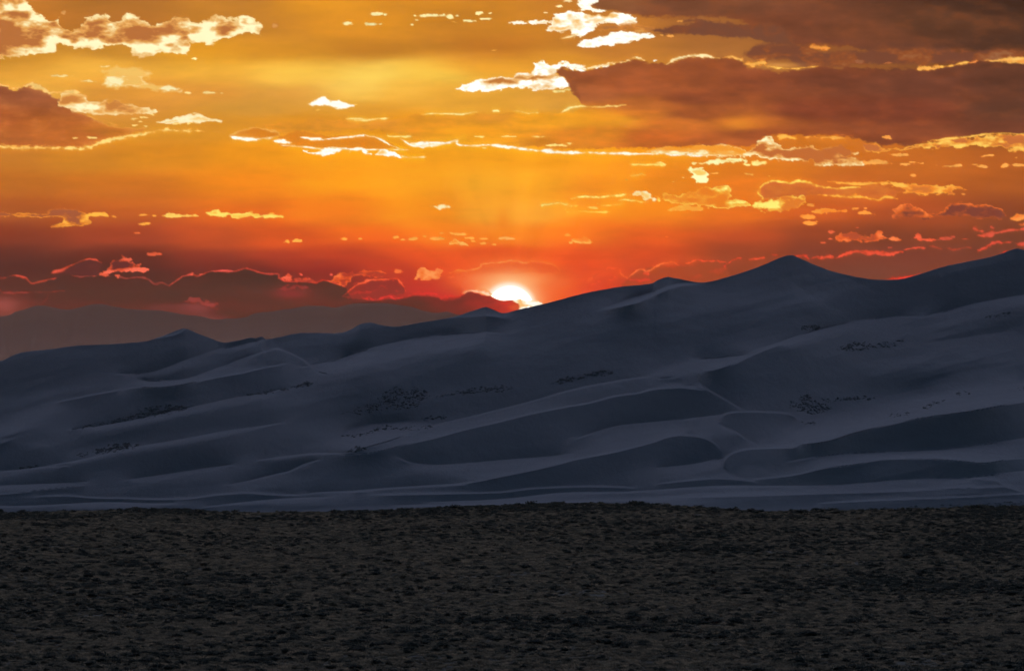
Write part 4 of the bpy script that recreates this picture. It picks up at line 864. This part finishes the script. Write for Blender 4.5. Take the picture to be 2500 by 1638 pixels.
keep = (rg.uniform(0, 1, N_COVER) < .86 + .2 * dens) & (rg.uniform(0, 1, N_COVER) > pf * .8)
keep |= brow
xx, dd, zz, kind_n, df, clump, ppy, brow = (v[keep] for v in (xx, dd, zz, kind_n, df, clump, ppy, brow)); n = len(xx)
u = rg.uniform(0, 1, n) + .07 * kind_n + .06 * clump
idx = np.where(u < .83, rg.integers(4, 7, n), np.where(u < .965, rg.integers(0, 4, n), rg.integers(7, 9, n)))
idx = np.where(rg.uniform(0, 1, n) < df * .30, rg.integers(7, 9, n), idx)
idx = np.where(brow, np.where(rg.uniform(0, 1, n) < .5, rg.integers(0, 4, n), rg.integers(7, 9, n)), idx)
sz = rg.uniform(.5, 1.3, n) * np.where(brow, rg.uniform(1, 1.9, n), 1) * np.where(idx > 6, 1.05, np.where(idx > 3, 1.0, rg.uniform(.5, 1.1, n)))
scl = np.stack([sz * rg.uniform(.9, 1.5, n), sz, sz * rg.uniform(.7, 1.1, n) * np.where((idx > 3) & (idx < 7), .72, 1)], -1)
rot = np.stack([rg.normal(0, .08, n), rg.normal(0, .08, n), rg.uniform(0, 6.28, n)], -1)
scatter('brush_and_grass', np.stack([xx, dd, zz - .03], -1), idx, scl, rot, 'low mixed sagebrush and dry grass covering the dim foreground plain', 'ground cover')

# the biggest dark bushes, one object each
protos = []
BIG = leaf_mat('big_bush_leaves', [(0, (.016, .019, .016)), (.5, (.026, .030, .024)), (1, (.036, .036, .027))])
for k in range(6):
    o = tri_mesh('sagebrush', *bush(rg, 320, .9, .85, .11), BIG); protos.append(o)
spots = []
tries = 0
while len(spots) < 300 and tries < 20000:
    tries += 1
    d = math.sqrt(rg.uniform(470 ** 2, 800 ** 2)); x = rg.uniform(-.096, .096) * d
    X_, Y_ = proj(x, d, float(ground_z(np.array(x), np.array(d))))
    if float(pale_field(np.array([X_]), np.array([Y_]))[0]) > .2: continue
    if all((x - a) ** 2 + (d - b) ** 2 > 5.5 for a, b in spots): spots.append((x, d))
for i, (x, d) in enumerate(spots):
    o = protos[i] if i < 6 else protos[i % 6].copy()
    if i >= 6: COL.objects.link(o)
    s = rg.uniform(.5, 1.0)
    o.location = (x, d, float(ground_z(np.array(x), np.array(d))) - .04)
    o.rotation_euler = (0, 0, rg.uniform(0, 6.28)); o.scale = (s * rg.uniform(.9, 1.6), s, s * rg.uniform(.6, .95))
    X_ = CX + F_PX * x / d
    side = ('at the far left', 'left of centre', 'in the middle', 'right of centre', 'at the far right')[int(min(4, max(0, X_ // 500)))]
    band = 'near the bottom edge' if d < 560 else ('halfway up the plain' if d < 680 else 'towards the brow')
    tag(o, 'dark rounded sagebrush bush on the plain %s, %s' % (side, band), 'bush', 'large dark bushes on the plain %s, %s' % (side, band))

# dark bush and small tree at the left end of the brow
bark = Mat('juniper_bark'); bark.b.inputs['Base Color'].default_value = (.05, .04, .032, 1)
def place_px(X, d): return ((X - CX) / F_PX * d, d)
tx, td = place_px(1, 1003)
tree = bpy.data.objects.new('juniper_tree', None); COL.objects.link(tree)
tree.location = (tx, td, float(ground_z(np.array(tx), np.array(td))) - .05)
tag(tree, 'small dark rounded juniper on the brow at the left edge of the picture', 'tree')
co_, tr_ = [], []
for k in range(5):                                            # tapered, forked trunk
    for q in range(6):
        a = q * math.pi / 3; r = .07 * (1 - k * .17); co_.append((r * math.cos(a) + .02 * k, r * math.sin(a), k * .15))
for k in range(4):
    for q in range(6):
        a, b = k * 6 + q, k * 6 + (q + 1) % 6; tr_ += [(a, b, b + 6), (a, b + 6, a + 6)]
tr = tri_mesh('trunk', co_, tr_, bark.m); tr.parent = tree
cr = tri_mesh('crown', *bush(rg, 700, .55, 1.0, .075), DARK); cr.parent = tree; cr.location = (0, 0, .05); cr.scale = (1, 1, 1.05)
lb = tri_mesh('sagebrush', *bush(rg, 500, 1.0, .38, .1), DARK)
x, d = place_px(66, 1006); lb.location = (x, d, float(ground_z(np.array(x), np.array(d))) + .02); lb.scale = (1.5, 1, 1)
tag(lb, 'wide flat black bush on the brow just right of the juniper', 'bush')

# ---------------------------------------------------------------- patches of scrub on the dunes
SCRUB = Mat('dune_scrub', .9, .05); SCRUB.l(SCRUB.ramp(SCRUB.noise(.4, SCRUB.coords(), 3), [(.3, (.15, .135, .125)), (.7, (.26, .24, .22))]), SCRUB.b.inputs['Base Color'])
PATCH = [('D1 430,716 520,694 700,655 860,610 900,590 1000,560 1100,555 1250,562 1160,590 1000,628 800,655 600,690', 420, 'long dark scrub strip along the left dune trough'),
 ('D1 600,852 660,830 760,800 900,805 850,830 760,848 640,868', 230, 'dark scrub patch on the pale flat at lower left of the dunes'), ('D1 490,880 520,862 560,860 540,882', 18, 'tiny scrub dots left of the lower left patch'),
 ('D1 1600,488 1700,462 1800,452 1900,430 1960,410 2015,398 2000,420 1900,442 1760,472', 130, 'thin broken scrub line climbing towards the left centre dunes'),
 ('D1 130,958 200,948 250,948 200,956', 30, 'small dark scrub sliver at far lower left of the dunes'),
 ('D2 80,716 150,690 300,640 350,575 400,550 600,548 650,600 600,655 480,690 400,680 250,716', 330, 'broad loose scrub patch on the slope left of the reddish centre'),
 ('D2 700,605 800,580 950,550 1100,535 1190,548 1050,575 850,590', 150, 'flat scrub streak on the centre slope below the sun'),
 ('D2 1440,520 1500,490 1640,468 1760,430 1845,440 1820,462 1700,475 1560,505', 150, 'scrub scatter on the slope right of centre'),
 ('D2 600,750 650,735 720,728 780,740 740,748', 34, 'short scrub line above the pale sand flat'),
 ('D2 100,858 160,850 230,845 330,800 400,795 470,812 560,800 680,792 640,806 520,820 420,808 300,830 200,862', 110, 'crooked scrub line across the pale sand flat'),
 ('D2 135,958 180,932 235,932 190,955', 50, 'small black scrub spot at the foot of the pale sand flat'),
 ('D3 800,466 860,446 950,448 900,470', 60, 'small scrub oval high on the right slope'), ('D3 1010,576 1060,550 1120,540 1200,550 1190,575 1100,586', 150, 'dark scrub oval on the upper right band'),
 ('D3 1200,560 1300,535 1400,525 1340,555 1250,580', 50, 'thin scrub trail right of the dark oval'),
 ('D3 750,885 800,850 840,822 880,860 930,885 985,890 960,925 860,940 770,915', 200, 'black scrub patch on the floor of the right bowl'), ('D3 930,858 1050,852 1200,846 1210,854 1060,864 950,870', 60, 'thin scrub line right of the bowl patch'),
 ('D3 820,992 880,986 890,995 840,1000', 16, 'few scrub dots under the bowl patch'), ('D3 1480,912 1540,880 1620,866 1560,890 1510,912', 34, 'small scrub streak on the lower right pale slope'),
 ('D3 1300,945 1380,936 1430,940 1340,952', 20, 'faint scrub dots left of the lower right streak'), ('D3 1660,832 1720,816 1755,826 1700,834', 20, 'faint scrub dots above the lower right streak'),
 ('D3 1840,395 1960,372 1980,385 1860,412', 30, 'faint scrub smear near the upper right band'),
 ('D3 1000,1482 1400,1462 1750,1448 2063,1428 2120,1478 1500,1490', 210, 'sparse scrub on the sand flat just beyond the brow at right'),
 ('D3 2030,800 2063,786 2100,800 2063,806', 16, 'scrub dots at the right edge of the dunes')]
for s, cnt, label in PATCH:
    poly = np.array(catmull(P(s) + [P(s)[0]], 3)[:-1]); V, T = [], []
    lo, hi = poly.min(0) - 3, poly.max(0) + 3; got = 0; cnt = int(cnt * 1.8)
    while got < cnt:
        X_ = rg.uniform(lo[0], hi[0], 64); Y_ = rg.uniform(lo[1], hi[1], 64)
        sd = poly_sdf(X_, Y_, poly); nn = fbm(X_ / 9, Y_ / 3.2, 3, 401)
        for x_, y_, q, v in zip(X_, Y_, sd, nn):
            if q < rg.uniform(-3, 7) or v < rg.uniform(-.5, .5) or got >= cnt: continue
            got += 1; p = on_dune(x_, y_); r = rg.uniform(.16, .42) * (1.0 if rg.uniform() < .85 else 1.8); b = len(V); h = r * .8
            m_ = 6; ph = rg.uniform(0, 6.28)
            for k in range(m_):
                a = ph + k * 6.283 / m_; rr = r * rg.uniform(.6, 1.3)
                V += [(p[0] + rr * 1.7 * math.cos(a), p[1] + rr * math.sin(a), p[2] - .25 + rr * .3 * math.sin(a)), (p[0] + rr * .9 * math.cos(a + .4), p[1] + .6 * rr * math.sin(a + .4), p[2] + h * rg.uniform(.4, 1))]
            V.append((p[0], p[1], p[2] + h)); tp_ = b + 2 * m_
            for k in range(m_):
                a0, a1 = b + 2 * k, b + 2 * ((k + 1) % m_)
                T += [(a0, a1, a1 + 1), (a0, a1 + 1, a0 + 1), (a0 + 1, a1 + 1, tp_)]
    tag(tri_mesh('scrub_patch', V, T, SCRUB.m), label, 'scrub', 'scrub patches on the dunes', 'stuff')
# ---------------------------------------------------------------- the sky as a far shell, with the sun behind a gap in it
R_SKY, R_SUN = 82000.0, 90000.0
AIR_ADD = (.036, .027, .020)
HIGH_SKY_FILL = np.array([.80, .87, 1.06])                        # unseen twilight sky, brightened in a band to light the gentle dune slopes
lin = lambda c: np.where(c <= .04045, c / 12.92, ((np.maximum(c, 0) + .055) / 1.055) ** 2.4)
exl = np.array(sorted(outside(0, SX[0], -1, 34, 1.235, 2.4))); exr = np.array(outside(0, SX[-1], 1, 34, 1.235, 2.4))
eyu = np.array(sorted(outside(0, SY[0], -1, 31, 1.285, 2.4))); eyd = np.array(outside(0, SY[-1], 1, 14, 1.3, 2.4))
AX = np.concatenate([exl, SX, exr]); AY = np.concatenate([eyu, SY, eyd])
full = np.pad(SKY, ((len(eyu), len(eyd)), (len(exl), len(exr)), (0, 0)), 'edge')
hole = np.pad(SUN_HOLE, ((len(eyu), len(eyd)), (len(exl), len(exr))))
gx, gy = np.meshgrid(AX, AY)
off = np.clip(np.maximum(np.abs(gx - 1250) - 1470, -160 - gy) / 900, 0, 1)[..., None]           # beyond the frame: calmer, streaky sky
eld = np.degrees(np.arctan((Y_HOR - gy) / F_PX))[..., None]
el = sstep(4, 9, eld)
calm = np.array([.50, .27, .17]) * (1 - el) + HIGH_SKY_FILL * el
calm = calm + (np.array([.30, .36, .48]) - calm) * sstep(38, 48, eld)
calm = calm * (1 + .22 * fbm(gx / 900, gy / 110, 5, 501))[..., None]
full = full * (1 - off) + calm * off
az = np.arctan((gx - CX) / F_PX * 1.0); te = np.arctan((Y_HOR - gy) / F_PX)
# the shell keeps true directions inside the frame: use the exact rays
a_, t_ = ray(gx, gy)
nrm = np.sqrt(1 + a_ ** 2 + t_ ** 2)
sco = np.stack([a_ / nrm, 1 / nrm, t_ / nrm], -1) * R_SKY; sco[..., 2] += CAM_Z
sm_ = bpy.data.materials.new('sunset_sky'); sm_.use_nodes = True; t = sm_.node_tree; t.nodes.clear()
N = t.nodes.new
ca = N('ShaderNodeAttribute'); ca.attribute_name = 'sky_colour'; ha = N('ShaderNodeAttribute'); ha.attribute_name = 'sun_gap'
ge = N('ShaderNodeNewGeometry'); mp = N('ShaderNodeMapping'); mp.inputs['Scale'].default_value = (1, 1, 2.6)
no = N('ShaderNodeTexNoise'); no.inputs['Scale'].default_value = .004; no.inputs['Detail'].default_value = 6
mr = N('ShaderNodeMapRange'); mr.inputs[3].default_value = .95; mr.inputs[4].default_value = 1.05
em = N('ShaderNodeEmission'); tp = N('ShaderNodeBsdfTransparent'); mx = N('ShaderNodeMixShader'); mo = N('ShaderNodeOutputMaterial')
t.links.new(ge.outputs['Position'], mp.inputs[0]); t.links.new(mp.outputs[0], no.inputs['Vector']); t.links.new(no.outputs['Fac'], mr.inputs[0])
t.links.new(ca.outputs['Color'], em.inputs[0]); t.links.new(mr.outputs[0], em.inputs[1])
t.links.new(ha.outputs['Fac'], mx.inputs[0]); t.links.new(em.outputs[0], mx.inputs[1]); t.links.new(tp.outputs[0], mx.inputs[2]); t.links.new(mx.outputs[0], mo.inputs[0])
sm_.cycles.emission_sampling = 'NONE'
# the shell is seen through the haze: give it the radiance it has before that air takes and adds a little
f_air = np.clip(592 / np.maximum(np.tan(np.radians(np.maximum(eld, .01))), 1e-4) / 50000, 0, 1)
lsky = lin(full); near = np.exp(-np.hypot(gx - SUNX, gy - SUNY) / 420)[..., None]
lsky = np.maximum((lsky - f_air * (np.array(AIR_ADD) + near * np.array([.03, .02, .008]))) / (1 - .24 * f_air), .25 * lsky)
dome = grid_mesh('sky', sco, sm_)
fattr(dome, 'sky_colour', np.concatenate([lsky, np.ones(full.shape[:2] + (1,))], -1), 'FLOAT_COLOR')
fattr(dome, 'sun_gap', hole)
tag(dome, 'orange and gold sunset sky streaked with glowing clouds', 'sky', kind='structure')

a0, t0 = ray(SUNX, SUNY)
sr = R_SUN * SUNR / F_PX
V, T = [], []
NS = 64
for i in range(NS // 2 + 1):
    for j in range(NS):
        p_, q_ = math.pi * i / (NS // 2), 2 * math.pi * j / NS
        V.append((sr * math.sin(p_) * math.cos(q_), sr * math.sin(p_) * math.sin(q_), sr * math.cos(p_)))
for i in range(NS // 2):
    for j in range(NS):
        a, b = i * NS + j, i * NS + (j + 1) % NS; T += [(a, a + NS, b + NS), (a, b + NS, b)]
smt = bpy.data.materials.new('sun_disc'); smt.use_nodes = True; t = smt.node_tree; t.nodes.clear()
em = t.nodes.new('ShaderNodeEmission'); em.inputs[0].default_value = (1, .96, .86, 1); em.inputs[1].default_value = 4.0
mo = t.nodes.new('ShaderNodeOutputMaterial'); t.links.new(em.outputs[0], mo.inputs[0]); smt.cycles.emission_sampling = 'NONE'
sun_ob = tri_mesh('sun', V, T, smt)
k = R_SUN / math.sqrt(1 + float(a0) ** 2 + float(t0) ** 2)
sun_ob.location = (float(a0) * k, k, CAM_Z + float(t0) * k)
tag(sun_ob, 'white glowing setting sun half hidden behind the dune crest', 'sun')

# ---------------------------------------------------------------- thin evening haze over the whole land
HAZE = True; HAZE_DENSITY = 6e-6
if HAZE:
    hz = bpy.data.materials.new('evening_haze'); hz.use_nodes = True; t = hz.node_tree; t.nodes.clear()
    pv = t.nodes.new('ShaderNodeVolumePrincipled'); mo = t.nodes.new('ShaderNodeOutputMaterial')
    pv.inputs['Color'].default_value = (1, .72, .45, 1); pv.inputs['Density'].default_value = HAZE_DENSITY; pv.inputs['Anisotropy'].default_value = .88
    t.links.new(pv.outputs[0], mo.inputs['Volume'])
    me = bpy.data.meshes.new('haze'); x0, x1, y0, y1, z0, z1 = -60000, 60000, -600, 50000, -72, 620
    v = [(x, y, z) for x in (x0, x1) for y in (y0, y1) for z in (z0, z1)]
    me.from_pydata(v, [], [(0, 1, 3, 2), (4, 6, 7, 5), (0, 4, 5, 1), (2, 3, 7, 6), (0, 2, 6, 4), (1, 5, 7, 3)]); me.update(); me.materials.append(hz)
    ho = bpy.data.objects.new('haze', me); COL.objects.link(ho); tag(ho, 'thin evening haze dimming the far mountains', 'haze', kind='stuff')
